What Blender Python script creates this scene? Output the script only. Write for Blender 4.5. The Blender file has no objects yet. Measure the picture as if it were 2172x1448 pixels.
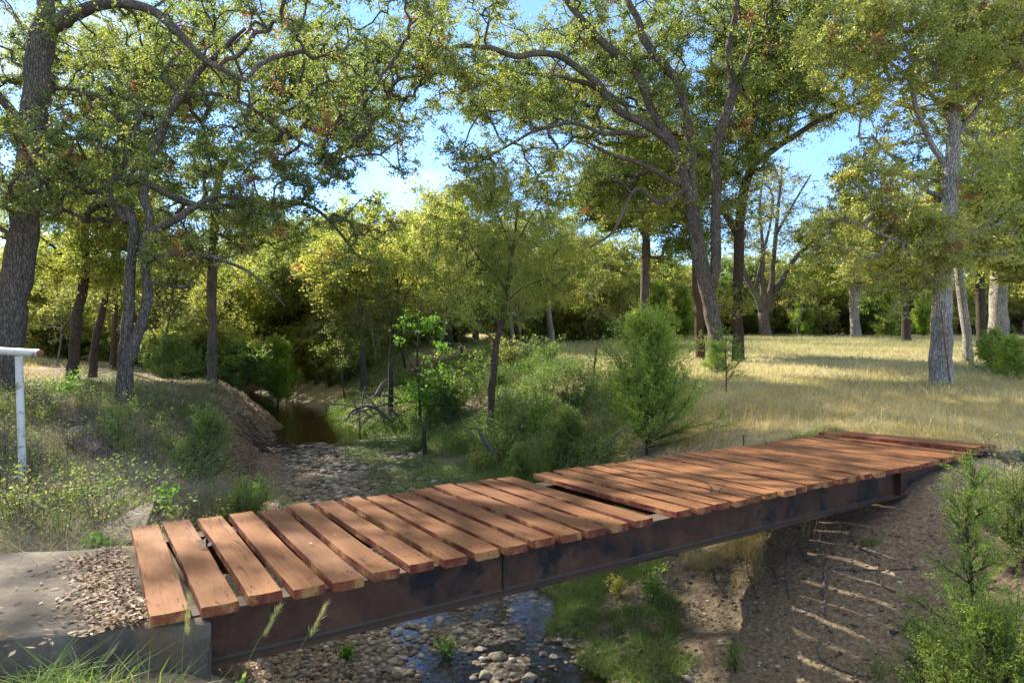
import bpy, math, random
import numpy as np
from mathutils import Vector

# ------------------------------------------------------------------ camera, world, sun
scene = bpy.context.scene
C = scene.collection
F = 1448.0                      # focal length in pixels of the 2172 px wide picture
CAM_Z = 1.5
cam_d = bpy.data.cameras.new("camera"); cam = bpy.data.objects.new("camera", cam_d); C.objects.link(cam)
cam.location = (0, 0, CAM_Z); cam.rotation_euler = (math.pi/2, 0, 0)
cam_d.lens = 24.0; cam_d.sensor_width = 36.0; cam_d.clip_end = 1000; cam_d.clip_start = 0.05
scene.camera = cam

SUN_AZ = (-0.72, 0.70); SUN_EL = math.radians(35.5)
_n = math.hypot(*SUN_AZ); SX, SY = SUN_AZ[0]/_n, SUN_AZ[1]/_n
SUN = Vector((SX*math.cos(SUN_EL), SY*math.cos(SUN_EL), math.sin(SUN_EL)))
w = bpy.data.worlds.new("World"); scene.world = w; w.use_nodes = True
nt = w.node_tree; nt.nodes.clear()
def N(t, ty, **kw):
    n = t.nodes.new(ty)
    for k, v in kw.items():
        if k.startswith('i_'): n.inputs[int(k[2:]) if k[2:].isdigit() else k[2:].replace('_', ' ')].default_value = v
        else: setattr(n, k, v)
    return n
sky = N(nt, 'ShaderNodeTexSky', sky_type='NISHITA', sun_disc=False, sun_elevation=SUN_EL, sun_rotation=math.atan2(SX, SY))
sky.air_density = 0.8; sky.dust_density = 0.0; sky.ozone_density = 2.6
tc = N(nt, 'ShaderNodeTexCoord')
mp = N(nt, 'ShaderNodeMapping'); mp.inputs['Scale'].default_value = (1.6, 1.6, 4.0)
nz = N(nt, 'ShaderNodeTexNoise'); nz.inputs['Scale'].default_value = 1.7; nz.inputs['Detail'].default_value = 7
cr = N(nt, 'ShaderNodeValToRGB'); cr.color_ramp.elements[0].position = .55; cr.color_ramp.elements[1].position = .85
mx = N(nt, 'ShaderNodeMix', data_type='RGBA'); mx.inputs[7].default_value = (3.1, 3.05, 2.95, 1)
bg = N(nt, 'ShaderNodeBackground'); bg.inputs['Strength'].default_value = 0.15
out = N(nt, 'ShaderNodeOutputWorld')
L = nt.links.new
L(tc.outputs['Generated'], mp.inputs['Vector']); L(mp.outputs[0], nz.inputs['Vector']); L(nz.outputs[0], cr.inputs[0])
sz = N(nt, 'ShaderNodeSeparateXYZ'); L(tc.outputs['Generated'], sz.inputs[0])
hi = N(nt, 'ShaderNodeMapRange'); hi.inputs[1].default_value = .50; hi.inputs[2].default_value = .85; hi.inputs[4].default_value = .8; L(sz.outputs[2], hi.inputs[0])  # white overhead sky layer, added out of view as neutral fill light
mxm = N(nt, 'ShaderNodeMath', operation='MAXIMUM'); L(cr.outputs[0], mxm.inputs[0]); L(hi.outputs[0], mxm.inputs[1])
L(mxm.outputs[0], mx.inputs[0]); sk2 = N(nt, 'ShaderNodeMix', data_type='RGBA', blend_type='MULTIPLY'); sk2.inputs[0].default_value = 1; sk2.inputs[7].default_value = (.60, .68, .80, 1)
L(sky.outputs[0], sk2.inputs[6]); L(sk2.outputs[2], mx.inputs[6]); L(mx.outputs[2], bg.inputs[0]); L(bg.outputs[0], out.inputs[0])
sd = bpy.data.lights.new("sun", 'SUN'); sd.energy = 3.9; sd.angle = math.radians(0.53); sd.color = (1.0, .91, .78)
so = bpy.data.objects.new("sun", sd); C.objects.link(so); so.location = (-30, 12, 40)
so.rotation_euler = SUN.to_track_quat('Z', 'Y').to_euler()
vs = scene.view_settings; vs.view_transform = 'Standard'; vs.look = 'None'; vs.exposure = 1.8; vs.gamma = 1
cy = scene.cycles; cy.max_bounces = 7; cy.diffuse_bounces = 4; cy.glossy_bounces = 3; cy.transmission_bounces = 4
cy.transparent_max_bounces = 8; cy.caustics_reflective = False; cy.caustics_refractive = False
cy.use_denoising = True
cy.sample_clamp_indirect = 6

# ------------------------------------------------------------------ noise
rng = np.random.default_rng(7)
def _h(ix, iy, iz):
    n = (ix*374761393 + iy*668265263 + iz*1274126177) & 0x7fffffff
    n = ((n ^ (n >> 13))*1274126177) & 0x7fffffff
    return ((n ^ (n >> 16)) & 0xffff)/65535.0
def vnoise(x, y, z=0.0):
    x = np.asarray(x, float); y = np.asarray(y, float); z = np.asarray(z, float)+np.zeros_like(x)
    ix, iy, iz = np.floor(x).astype(np.int64), np.floor(y).astype(np.int64), np.floor(z).astype(np.int64)
    fx, fy, fz = x-ix, y-iy, z-iz
    fx, fy, fz = fx*fx*(3-2*fx), fy*fy*(3-2*fy), fz*fz*(3-2*fz)
    r = 0
    for a in (0, 1):
        for b in (0, 1):
            for c in (0, 1):
                r = r + _h(ix+a, iy+b, iz+c)*(fx if a else 1-fx)*(fy if b else 1-fy)*(fz if c else 1-fz)
    return r
def fbm(x, y, z=0.0, o=4):
    r = 0; a = .5; s = 0
    for k in range(o):
        r = r+a*vnoise(np.asarray(x)*2**k+k*17.3, np.asarray(y)*2**k+k*9.1, np.asarray(z)*2**k+k*5.7); s += a; a *= .5
    return r/s
def sm(a, b, x):
    t = np.clip((x-a)/(b-a), 0, 1); return t*t*(3-2*t)

# ------------------------------------------------------------------ mesh helpers
def mesh_np(name, V, quads=None, tris=None, face_attr=None, smooth=False, mats=(), midx=None):
    me = bpy.data.meshes.new(name)
    V = np.asarray(V, np.float32).reshape(-1, 3)
    q = np.asarray(quads if quads is not None else [], np.int32).reshape(-1, 4)
    t = np.asarray(tris if tris is not None else [], np.int32).reshape(-1, 3)
    me.vertices.add(len(V)); me.vertices.foreach_set('co', V.ravel())
    idx = np.concatenate([q.ravel(), t.ravel()]).astype(np.int32)
    me.loops.add(len(idx)); me.loops.foreach_set('vertex_index', idx)
    ls = np.concatenate([np.arange(len(q))*4, len(q)*4+np.arange(len(t))*3]).astype(np.int32)
    me.polygons.add(len(ls)); me.polygons.foreach_set('loop_start', ls)
    if smooth: me.polygons.foreach_set('use_smooth', np.ones(len(ls), bool))
    if midx is not None: me.polygons.foreach_set('material_index', np.asarray(midx, np.int32))
    me.update(calc_edges=True)
    for k, a in (face_attr or {}).items():
        at = me.attributes.new(k, 'FLOAT', 'FACE'); at.data.foreach_set('value', np.asarray(a, np.float32))
    for m in mats: me.materials.append(m)
    return me
def link(name, me, parent=None, loc=None):
    o = bpy.data.objects.new(name, me); C.objects.link(o)
    if parent is not None: o.parent = parent
    if loc is not None: o.location = loc
    return o
def tag(o, label=None, cat=None, group=None, kind=None):
    if label: o['label'] = label
    if cat: o['category'] = cat
    if group: o['group'] = group
    if kind: o['kind'] = kind
    return o
def empty(name, loc, label, cat, group=None):
    o = bpy.data.objects.new(name, None); C.objects.link(o); o.location = loc; o.empty_display_size = .2
    return tag(o, label, cat, group)
def copy_thing(root, loc, rz=0, s=1.0, label=None):
    r = root.copy(); C.objects.link(r); r.location = loc; r.rotation_euler = (0, 0, rz); r.scale = (s, s, s)
    if label: r['label'] = label
    for ch in list(root.children):
        c = ch.copy(); C.objects.link(c); c.parent = r
    return r

class Geo:
    def __init__(s): s.V = []; s.Q = []; s.T = []; s.n = 0; s.qa = []; s.ta = []
    def add(s, V, Q=None, T=None, a=0.5):
        V = np.asarray(V, float).reshape(-1, 3); s.V.append(V)
        if Q is not None and len(Q):
            Q = np.asarray(Q).reshape(-1, 4); s.Q.append(Q+s.n); s.qa.append(np.broadcast_to(a, (len(Q),)))
        if T is not None and len(T):
            T = np.asarray(T).reshape(-1, 3); s.T.append(T+s.n); s.ta.append(np.broadcast_to(a, (len(T),)))
        s.n += len(V)
    def mesh(s, name, mat, smooth=False, origin=(0, 0, 0)):
        V = np.concatenate(s.V)-np.asarray(origin); Q = np.concatenate(s.Q) if s.Q else None; T = np.concatenate(s.T) if s.T else None
        a = np.concatenate(s.qa+s.ta)
        return mesh_np(name, V, Q, T, {'v': a}, smooth, (mat,))
    def build(s, name, mat, parent=None, smooth=False, origin=(0, 0, 0)):
        return link(name, s.mesh(name, mat, smooth, origin), parent)

def tube(g, P, R, sides=8, a=.5, rough=0.0, seed=0, cap=True):
    P = np.asarray(P, float); R = np.asarray(R, float); n = len(P)
    T = np.gradient(P, axis=0); T /= np.linalg.norm(T, axis=1)[:, None]+1e-9
    ref = np.array([0, 0, 1.]) if abs(T[0][2]) < .9 else np.array([1., 0, 0])
    U = np.zeros_like(P); u = ref-T[0]*ref.dot(T[0])
    for i in range(n):
        u = u-T[i]*u.dot(T[i]); u /= np.linalg.norm(u)+1e-9; U[i] = u
    W = np.cross(T, U)
    th = np.arange(sides)/sides*2*np.pi
    rr = R[:, None]*np.ones(sides)
    if rough:
        cth, sth = np.cos(th), np.sin(th)
        arc = np.concatenate([[0], np.cumsum(np.linalg.norm(np.diff(P, axis=0), axis=1))])
        nn = fbm(cth[None, :]*2.2+seed+0*arc[:, None], sth[None, :]*2.2+seed*.7+0*arc[:, None], arc[:, None]*1.3+0*cth[None, :], 3)
        rr = rr*(1+rough*(nn-.5)*2)
    V = P[:, None]+rr[..., None]*(np.cos(th)[None, :, None]*U[:, None]+np.sin(th)[None, :, None]*W[:, None])
    i = np.arange(n-1)[:, None]*sides; j = np.arange(sides)[None, :]; j2 = (j+1) % sides
    Q = np.stack([i+j, i+j2, i+sides+j2, i+sides+j], -1).reshape(-1, 4)
    V = V.reshape(-1, 3)
    Tt = None
    if cap:
        V = np.vstack([V, P[-1]+T[-1]*R[-1]*.5, P[0]]); k = n*sides
        a1 = np.arange(sides); b1 = (a1+1) % sides
        Tt = np.concatenate([np.stack([(n-1)*sides+a1, (n-1)*sides+b1, np.full(sides, k)], -1), np.stack([b1, a1, np.full(sides, k+1)], -1)])
    g.add(V, Q, Tt, a)

def tubes_simple(g, A, B, ra, rb, sides=3):
    """many straight tapered twigs at once"""
    A = np.asarray(A, float); B = np.asarray(B, float); n = len(A)
    if n == 0: return
    D = B-A; D /= np.linalg.norm(D, axis=1)[:, None]+1e-9
    ref = np.where(np.abs(D[:, 2:3]) < .9, np.array([[0, 0, 1.]]), np.array([[1., 0, 0]]))
    U = np.cross(D, ref); U /= np.linalg.norm(U, axis=1)[:, None]+1e-9; W = np.cross(D, U)
    th = np.arange(sides)/sides*2*np.pi
    c = np.cos(th)[None, :, None]; s_ = np.sin(th)[None, :, None]
    ra = np.broadcast_to(ra, (n,))[:, None, None]; rb = np.broadcast_to(rb, (n,))[:, None, None]
    o = c*U[:, None]+s_*W[:, None]
    V = np.concatenate([A[:, None]+ra*o, B[:, None]+rb*o], 1).reshape(-1, 3)
    base = np.arange(n)[:, None]*2*sides; j = np.arange(sides)[None, :]; j2 = (j+1) % sides
    Q = np.stack([base+j, base+j2, base+sides+j2, base+sides+j], -1).reshape(-1, 4)
    g.add(V, Q)

def catmull(P, per=6):
    P = np.asarray(P, float); out_ = []
    Q = np.vstack([2*P[0]-P[1], P, 2*P[-1]-P[-2]])
    for i in range(1, len(Q)-2):
        p0, p1, p2, p3 = Q[i-1], Q[i], Q[i+1], Q[i+2]
        for t in np.linspace(0, 1, per, endpoint=False):
            out_.append(.5*((2*p1)+(-p0+p2)*t+(2*p0-5*p1+4*p2-p3)*t*t+(-p0+3*p1-3*p2+p3)*t**3))
    out_.append(P[-1]); return np.array(out_)

def rand_dirs(n, r, zscale=1.0):
    d = r.normal(size=(n, 3)); d[:, 2] *= zscale
    return d/(np.linalg.norm(d, axis=1)[:, None]+1e-9)

def leaves(g, Cc, axis, r, Ln, Wd, val, upbias=.9):
    """one four-cornered leaf blade per centre"""
    n = len(Cc)
    if n == 0: return
    a = axis/(np.linalg.norm(axis, axis=1)[:, None]+1e-9)
    nn = rand_dirs(n, r); nn[:, 2] += upbias
    b = np.cross(nn, a); b /= np.linalg.norm(b, axis=1)[:, None]+1e-9
    L_ = (Ln*r.uniform(.6, 1.25, n))[:, None]; W_ = (Wd*r.uniform(.6, 1.2, n))[:, None]
    V = np.stack([Cc, Cc+a*L_*.45+b*W_*.5, Cc+a*L_, Cc+a*L_*.45-b*W_*.5], 1).reshape(-1, 3)
    Q = np.arange(n*4).reshape(-1, 4)
    g.add(V, Q, None, val)

# ------------------------------------------------------------------ materials
def mat(name):
    m = bpy.data.materials.new(name); m.use_nodes = True; m.node_tree.nodes.clear()
    return m, m.node_tree
def ramp(t, stops, inp=None):
    n = t.nodes.new('ShaderNodeValToRGB'); e = n.color_ramp.elements
    while len(e) < len(stops): e.new(.5)
    for k, (p, c) in enumerate(stops): e[k].position = p; e[k].color = (*c, 1)
    if inp is not None: t.links.new(inp, n.inputs[0])
    return n
def noise(t, vec, scale, detail=5, rough=.55, dist=0):
    n = t.nodes.new('ShaderNodeTexNoise'); n.inputs['Scale'].default_value = scale; n.inputs['Detail'].default_value = detail
    n.inputs['Roughness'].default_value = rough; n.inputs['Distortion'].default_value = dist
    if vec is not None: t.links.new(vec, n.inputs['Vector'])
    return n
def mixc(t, fac, a, b, mode='MIX'):
    n = t.nodes.new('ShaderNodeMix'); n.data_type = 'RGBA'; n.blend_type = mode
    for s_, v in ((0, fac), (6, a), (7, b)):
        if hasattr(v, 'is_output') or isinstance(v, bpy.types.NodeSocket): t.links.new(v, n.inputs[s_])
        elif isinstance(v, (int, float)): n.inputs[s_].default_value = v
        else: n.inputs[s_].default_value = (*v, 1)
    return n.outputs[2]
def objvec(t, scale=(1, 1, 1)):
    tcn = t.nodes.new('ShaderNodeTexCoord'); m_ = t.nodes.new('ShaderNodeMapping'); m_.inputs['Scale'].default_value = scale
    t.links.new(tcn.outputs['Object'], m_.inputs['Vector']); return m_.outputs[0]
def attr(t, name):
    n = t.nodes.new('ShaderNodeAttribute'); n.attribute_name = name; return n
def finish(t, color, rough=.8, bump=None, bs=.5, bd=.02, spec=.3, metal=0):
    p = t.nodes.new('ShaderNodeBsdfPrincipled'); o = t.nodes.new('ShaderNodeOutputMaterial')
    if isinstance(color, tuple): p.inputs['Base Color'].default_value = (*color, 1)
    else: t.links.new(color, p.inputs['Base Color'])
    if isinstance(rough, (int, float)): p.inputs['Roughness'].default_value = rough
    else: t.links.new(rough, p.inputs['Roughness'])
    p.inputs['Specular IOR Level'].default_value = spec; p.inputs['Metallic'].default_value = metal
    if bump is not None:
        b = t.nodes.new('ShaderNodeBump'); b.inputs['Strength'].default_value = bs; b.inputs['Distance'].default_value = bd
        t.links.new(bump, b.inputs['Height']); t.links.new(b.outputs[0], p.inputs['Normal'])
    t.links.new(p.outputs[0], o.inputs[0]); return p

def leaf_mat(name, stops, transl=.5, rough=.55):
    m, t = mat(name)
    r = ramp(t, stops, attr(t, 'v').outputs['Fac'])
    p = t.nodes.new('ShaderNodeBsdfPrincipled'); t.links.new(r.outputs[0], p.inputs['Base Color'])
    p.inputs['Roughness'].default_value = rough; p.inputs['Specular IOR Level'].default_value = .35
    tr = t.nodes.new('ShaderNodeBsdfTranslucent')
    c2 = mixc(t, 1.0, r.outputs[0], (1.55, 1.6, .9), 'MULTIPLY'); t.links.new(c2, tr.inputs[0])
    ms = t.nodes.new('ShaderNodeMixShader'); ms.inputs[0].default_value = transl
    t.links.new(p.outputs[0], ms.inputs[1]); t.links.new(tr.outputs[0], ms.inputs[2])
    o = t.nodes.new('ShaderNodeOutputMaterial'); t.links.new(ms.outputs[0], o.inputs[0]); return m
LEAF_GREEN = leaf_mat('elm_leaves', [(0, (.085, .125, .045)), (.4, (.16, .21, .068)), (.72, (.26, .29, .08)), (1, (.44, .39, .11))])
LEAF_DARK = leaf_mat('dark_leaves', [(0, (.055, .095, .03)), (.5, (.11, .17, .042)), (.85, (.20, .25, .06)), (1, (.36, .33, .08))])
LEAF_YEL = leaf_mat('yellowing_leaves', [(0, (.17, .20, .045)), (.4, (.245, .285, .07)), (.75, (.39, .385, .095)), (1, (.56, .44, .13))])
LEAF_PALE = leaf_mat('pale_leaves', [(0, (.15, .20, .06)), (.45, (.28, .32, .085)), (.8, (.46, .44, .13)), (1, (.58, .47, .19))])
LEAF_FAR = leaf_mat('distant_leaves', [(0, (.13, .165, .06)), (.5, (.24, .26, .085)), (.8, (.38, .35, .115)), (1, (.48, .38, .15))])
LEAF_WILLOW = leaf_mat('willow_leaves', [(0, (.16, .21, .06)), (.5, (.28, .32, .08)), (1, (.46, .41, .10))])
LEAF_BRIGHT = leaf_mat('bright_leaves', [(0, (.07, .17, .025)), (.6, (.15, .29, .04)), (1, (.38, .42, .07))])
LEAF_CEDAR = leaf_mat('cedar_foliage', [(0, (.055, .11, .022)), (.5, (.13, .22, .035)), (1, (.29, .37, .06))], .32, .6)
LEAF_CEDAR_D = leaf_mat('shaded_cedar_foliage', [(0, (.05, .085, .024)), (.5, (.115, .17, .036)), (1, (.22, .27, .06))], .28, .6)  # darker copy of the cedar foliage, shade put into its colour
LEAF_RUST = leaf_mat('withered_leaves', [(0, (.20, .075, .04)), (.6, (.38, .16, .085)), (1, (.52, .28, .16))], .35)
GRASS_DRY = leaf_mat('dry_grass_blades', [(0, (.22, .165, .075)), (.35, (.44, .35, .17)), (.75, (.62, .51, .27)), (1, (.30, .32, .10))], .3, .6)
GRASS_GRN = leaf_mat('green_grass_blades', [(0, (.07, .13, .03)), (.5, (.15, .23, .05)), (.85, (.30, .34, .10)), (1, (.52, .45, .22))], .35, .5)
GRASS_FIELD = leaf_mat('field_grass_blades', [(0, (.15, .17, .085)), (.35, (.31, .29, .16)), (.75, (.48, .42, .26)), (1, (.56, .48, .31))], .3, .6)
GRASS_GREY = leaf_mat('weathered_grass_blades', [(0, (.12, .10, .075)), (.4, (.27, .235, .175)), (.8, (.44, .39, .30)), (1, (.24, .27, .12))], .3, .7)
LITTER = leaf_mat('fallen_leaves', [(0, (.12, .07, .04)), (.45, (.27, .175, .10)), (.8, (.42, .31, .19)), (1, (.54, .44, .3))], .12, .7)

def bark_mat(name, c0, c1, c2, sc=1.0):
    m, t = mat(name)
    v = objvec(t, (14*sc, 14*sc, 3.2*sc)); n1 = noise(t, v, 1.6, 7, .65, .8)
    vo = t.nodes.new('ShaderNodeTexVoronoi'); vo.feature = 'DISTANCE_TO_EDGE'; vo.inputs['Scale'].default_value = 1.7
    dn = noise(t, v, .9, 3); vm = t.nodes.new('ShaderNodeVectorMath'); vm.operation = 'ADD'
    t.links.new(v, vm.inputs[0]); t.links.new(dn.outputs[1], vm.inputs[1]); t.links.new(vm.outputs[0], vo.inputs['Vector'])
    vr = ramp(t, [(0, (0, 0, 0)), (.18, (1, 1, 1))], vo.outputs['Distance'])
    big = noise(t, objvec(t, (1.2, 1.2, .8)), 1.3, 4)
    col = ramp(t, [(.3, c0), (.55, c1), (.8, c2)], n1.outputs[0])
    col2 = mixc(t, vr.outputs[0], mixc(t, 1.0, col.outputs[0], (.45, .42, .40), 'MULTIPLY'), col.outputs[0])
    br = ramp(t, [(.35, (.75, .75, .72)), (.7, (1.2, 1.18, 1.15))], big.outputs[0])
    col3 = mixc(t, 1.0, col2, br.outputs[0], 'MULTIPLY')
    hh = mixc(t, .45, vr.outputs[0], n1.outputs[0])
    finish(t, col3, .9, hh, 1.0, .03, .15); return m
BARK = bark_mat('bark_grey_brown', (.10, .08, .065), (.215, .18, .15), (.37, .325, .28))
BARK_D = bark_mat('bark_dark', (.055, .043, .035), (.115, .093, .075), (.20, .165, .14), 1.3)
BARK_P = bark_mat('bark_pale', (.22, .20, .17), (.46, .43, .38), (.64, .61, .56))
BARK_R = bark_mat('bark_reddish', (.08, .05, .035), (.17, .115, .08), (.28, .2, .15), 1.5)
DEADWOOD = bark_mat('grey_deadwood', (.13, .11, .09), (.30, .27, .24), (.48, .45, .41), 2.0)

# ground: masks r = bare dirt/litter, g = green, b = gravel
def ground_mat():
    m, t = mat('ground')
    a = attr(t, 'mask'); sep = t.nodes.new('ShaderNodeSeparateColor'); t.links.new(a.outputs['Color'], sep.inputs[0])
    v = objvec(t)
    n1 = noise(t, v, 1.1, 8, .65); n2 = noise(t, v, 22, 6, .7); n3 = noise(t, v, 75, 4, .7)
    straw = ramp(t, [(.3, (.24, .18, .09)), (.5, (.43, .34, .18)), (.7, (.56, .46, .27))], n2.outputs[0])
    straw2 = mixc(t, ramp(t, [(.42, (0, 0, 0)), (.6, (1, 1, 1))], n1.outputs[0]).outputs[0], straw.outputs[0], mixc(t, .35, straw.outputs[0], (.20, .20, .08)))
    dirt = ramp(t, [(.3, (.10, .068, .045)), (.5, (.215, .152, .10)), (.62, (.32, .235, .16)), (.75, (.46, .36, .25))], n2.outputs[0])
    dirt2 = mixc(t, ramp(t, [(.60, (0, 0, 0)), (.66, (1, 1, 1))], n3.outputs[0]).outputs[0], dirt.outputs[0], (.34, .25, .17))
    green = ramp(t, [(.3, (.04, .06, .02)), (.6, (.09, .13, .04)), (.75, (.17, .17, .07))], n2.outputs[0])
    vo = t.nodes.new('ShaderNodeTexVoronoi'); vo.inputs['Scale'].default_value = 16; t.links.new(v, vo.inputs['Vector'])
    grav = ramp(t, [(0, (.10, .08, .055)), (.35, (.24, .20, .145)), (.7, (.38, .33, .25)), (1, (.5, .46, .38))], vo.outputs['Color'])
    grav2 = mixc(t, ramp(t, [(.25, (1, 1, 1)), (.6, (.25, .22, .2))], vo.outputs['Distance']).outputs[0], (.07, .055, .04), grav.outputs[0])
    c = mixc(t, sep.outputs[0], straw2, dirt2); c = mixc(t, sep.outputs[1], c, green.outputs[0]); c = mixc(t, sep.outputs[2], c, grav2)
    h = mixc(t, .35, n2.outputs[0], vo.outputs['Distance'])
    finish(t, c, .92, h, .9, .04, .15); return m
GROUND = ground_mat()

# ------------------------------------------------------------------ terrain
CL = np.array([(14, -12), (8, -5), (4, 0), (1.6, 4), (-.8, 7.5), (-1.6, 11), (-3.2, 16), (-5, 21), (-7.8, 27), (-10.2, 33), (-15, 41), (-22, 50), (-40, 58), (-80, 66)], float)
HL = np.array([1.5, 1.4, 1.2, 1.5, 1.75, 1.9, 2.7, 2.6, 1.3, 1.1, 1.1, 1.2, 1.5, 1.5])
HR = np.array([1.5, 1.5, 1.4, 1.2, 1.35, 1.9, 3.0, 2.6, .8, .7, 1.1, 1.2, 1.5, 1.5])
WL = np.array([3, 3, 2.2, 1.7, 1.5, 2.0, 2.6, 2.6, 2.8, 3.2, 3, 3, 3, 3])
WR = np.array([5, 5, 5, 4.8, 5.6, 5.6, 5.5, 6.0, 8, 9, 7, 7, 6, 6])
ZB = np.array([-2.0, -2.0, -2.0, -1.985, -1.985, -1.95, -1.84, -1.84, -2.15, -2.15, -2.05, -2.05, -2.0, -2.0])
def creek(x, y):
    x = np.asarray(x, float); y = np.asarray(y, float)
    best = np.full(x.shape, 1e9); s = np.zeros(x.shape); par = np.zeros(x.shape)
    for i in range(len(CL)-1):
        a, b = CL[i], CL[i+1]; d = b-a; l2 = d@d
        t = np.clip(((x-a[0])*d[0]+(y-a[1])*d[1])/l2, 0, 1)
        dx = x-(a[0]+t*d[0]); dy = y-(a[1]+t*d[1]); dd = np.hypot(dx, dy)
        sg = np.where(dx*d[1]-dy*d[0] > 0, 1, -1)
        m_ = dd < best
        best = np.where(m_, dd, best); s = np.where(m_, dd*sg, s); par = np.where(m_, i+t, par)
    return s, par
def terrain(x, y):
    """height above the deck top, signed distance to the creek, bank fraction 0 bed..1 top, bed parameter"""
    x = np.asarray(x, float); y = np.asarray(y, float)
    s, par = creek(x, y); k = np.arange(len(CL))
    hl, hr, wl, wr, zb = (np.interp(par, k, A) for A in (HL, HR, WL, WR, ZB))
    wob = (fbm(x*.55, y*.55, 3.1, 3)-.5)
    ss = s+wob*1.1
    right = ss > 0
    d = np.where(right, ss-hr, -ss-hl); wd = np.where(right, wr, wl)
    f = np.clip(d/wd, 0, 1)
    fr = np.where(right, f**.85, f**.6); prof = fr*fr*(3-2*fr)*.55+fr*.45
    zr = .0375*np.clip(y-10, -4, 60)+.008*np.clip(y-70, 0, 200)+.02*np.clip(x-8, 0, 60)*0
    al = -ss
    zl = -.38+.45*sm(4.2, 8.5, al)+.42*sm(8, 14, al)+.010*np.clip(y-20, 0, 100)
    zl = np.where((y < 7) & (x < 1), zl*.75-.09, zl)
    top = np.where(right, zr, zl)
    top = top+(fbm(x*.35, y*.35, 1.0, 4)-.5)*np.where(right, .28, .30)
    bed = zb+(fbm(x*1.5, y*1.5, 5.5, 4)-.5)*.15
    # gravel bar on the left of the stream beneath the bridge
    nb = sm(3.0, 4.0, par)*(1-sm(5.0, 5.8, par))
    bed = bed+nb*.15*sm(.1, 1.4, -ss)
    z = bed+(top-bed)*prof
    # the ground drops away on the near side of the right abutment and lies level with it behind
    uu = (x+1.96)*.8294+(y-3.706)*.5586; vv = -(x+1.96)*.5586+(y-3.706)*.8294
    near = sm(7.5, 9.5, uu)*(1-sm(15, 19, uu))
    z = z-near*.75*(1-sm(-1.9, .1, vv))*sm(-7, -3.5, vv)-near*.16*(1-sm(3, 5, vv))
    z = np.where((uu > 9.6) & (uu < 10.75) & (vv > -.6) & (vv < 2.6), np.minimum(z, -.13), z)
    z = z+(fbm(x*2.3, y*2.3, 8.0, 4)-.5)*(.25-.17*np.exp(-(((x-3.6)/2.0)**2+((y-7.2)/2.2)**2)))*np.clip(4*f*(1-f)+.25, 0, 1)*sm(-.2, .6, d)+(fbm(x*6, y*6, 2.0, 3)-.5)*.04
    return z, ss, f, par
def H(x, y): return terrain(np.array([x]), np.array([y]))[0][0]

def axis(lo, hi, n, c, k):
    u = np.linspace(math.asinh((lo-c)/k), math.asinh((hi-c)/k), n); return c+k*np.sinh(u)
gx = axis(-160, 160, 620, 0, 9); gy = axis(-60, 220, 620, 9, 9)
X, Y = np.meshgrid(gx, gy); Z, S, Fb, PAR = terrain(X, Y)
# keep the ground away from the abutments' underside and the girder ends
nx_, ny_ = len(gx), len(gy)
idx = np.arange(nx_*ny_).reshape(ny_, nx_)
Q = np.stack([idx[:-1, :-1], idx[:-1, 1:], idx[1:, 1:], idx[1:, :-1]], -1).reshape(-1, 4)
def masks(x, y, ss, f, par):
    n1 = fbm(x*.8, y*.8, 9., 4); n2 = fbm(x*.25, y*.25, 4., 3)
    bed = 1-sm(0.02, .18, f)
    right = ss > 0
    dirt = np.where(right, (1-sm(.55, .95, f))*sm(.42, .56, n1+.14), (1-sm(1.5, 30, np.abs(ss))*.0)*1.0)
    # left terrace: leaf litter with dry grass patches, open dry field farther left
    openl = sm(14, 20, -ss)*(~right)
    dirt = np.where(right, dirt, np.clip(1.0-.35*sm(.5, .6, n1)-.9*openl, 0, 1))
    # dirt bank below the far half of the bridge
    du = np.exp(-(((x-3.1)/2.9)**2+((y-7.6)/2.8)**2)**1.6); dirt = np.clip(np.maximum(dirt, np.where(right, du*1.6, 0)), 0, 1)
    green = np.where(right, (1-sm(.2, .8, f))*sm(.40, .55, n1)*.8, .25*sm(.5, .6, n2)*(1-openl))
    green = np.maximum(green, np.where(right & (y > 24), .35*sm(.45, .6, n2)*sm(24, 45, y), 0))
    green = np.where(right & (x > .16*y+.3) & (y > 10) & (y < 24), green*.15, green)
    green = green*(1-.8*du)
    veg = sm(.2, 1.2, ss)*sm(4.8, 5.6, par)*(1-sm(7.2, 7.8, par))
    grav = bed*(1-.75*veg); green = np.maximum(green, bed*veg*.7)
    leafy = sm(.6, 2.0, -ss)*sm(5, 6.4, par)*(1-sm(7.6, 8, par)); grav = grav*(1-.75*leafy); dirt = np.maximum(dirt, leafy*bed)
    pale = right*sm(8.2, 8.8, par)*(1-sm(10, 11, par))*(1-sm(.35, .6, f)); dirt = np.maximum(dirt*(1-pale), 0); green = green*(1-pale)
    return dirt, green, grav
D_, G_, B_ = masks(X, Y, S, Fb, PAR)
me = mesh_np('ground', np.stack([X, Y, Z], -1).reshape(-1, 3), Q, None, None, True, (GROUND,))
ca = me.color_attributes.new('mask', 'FLOAT_COLOR', 'POINT')
ca.data.foreach_set('color', np.stack([D_, G_, B_, np.ones_like(D_)], -1).reshape(-1).astype(np.float32))
ground = tag(link('ground', me), kind='structure')

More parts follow.
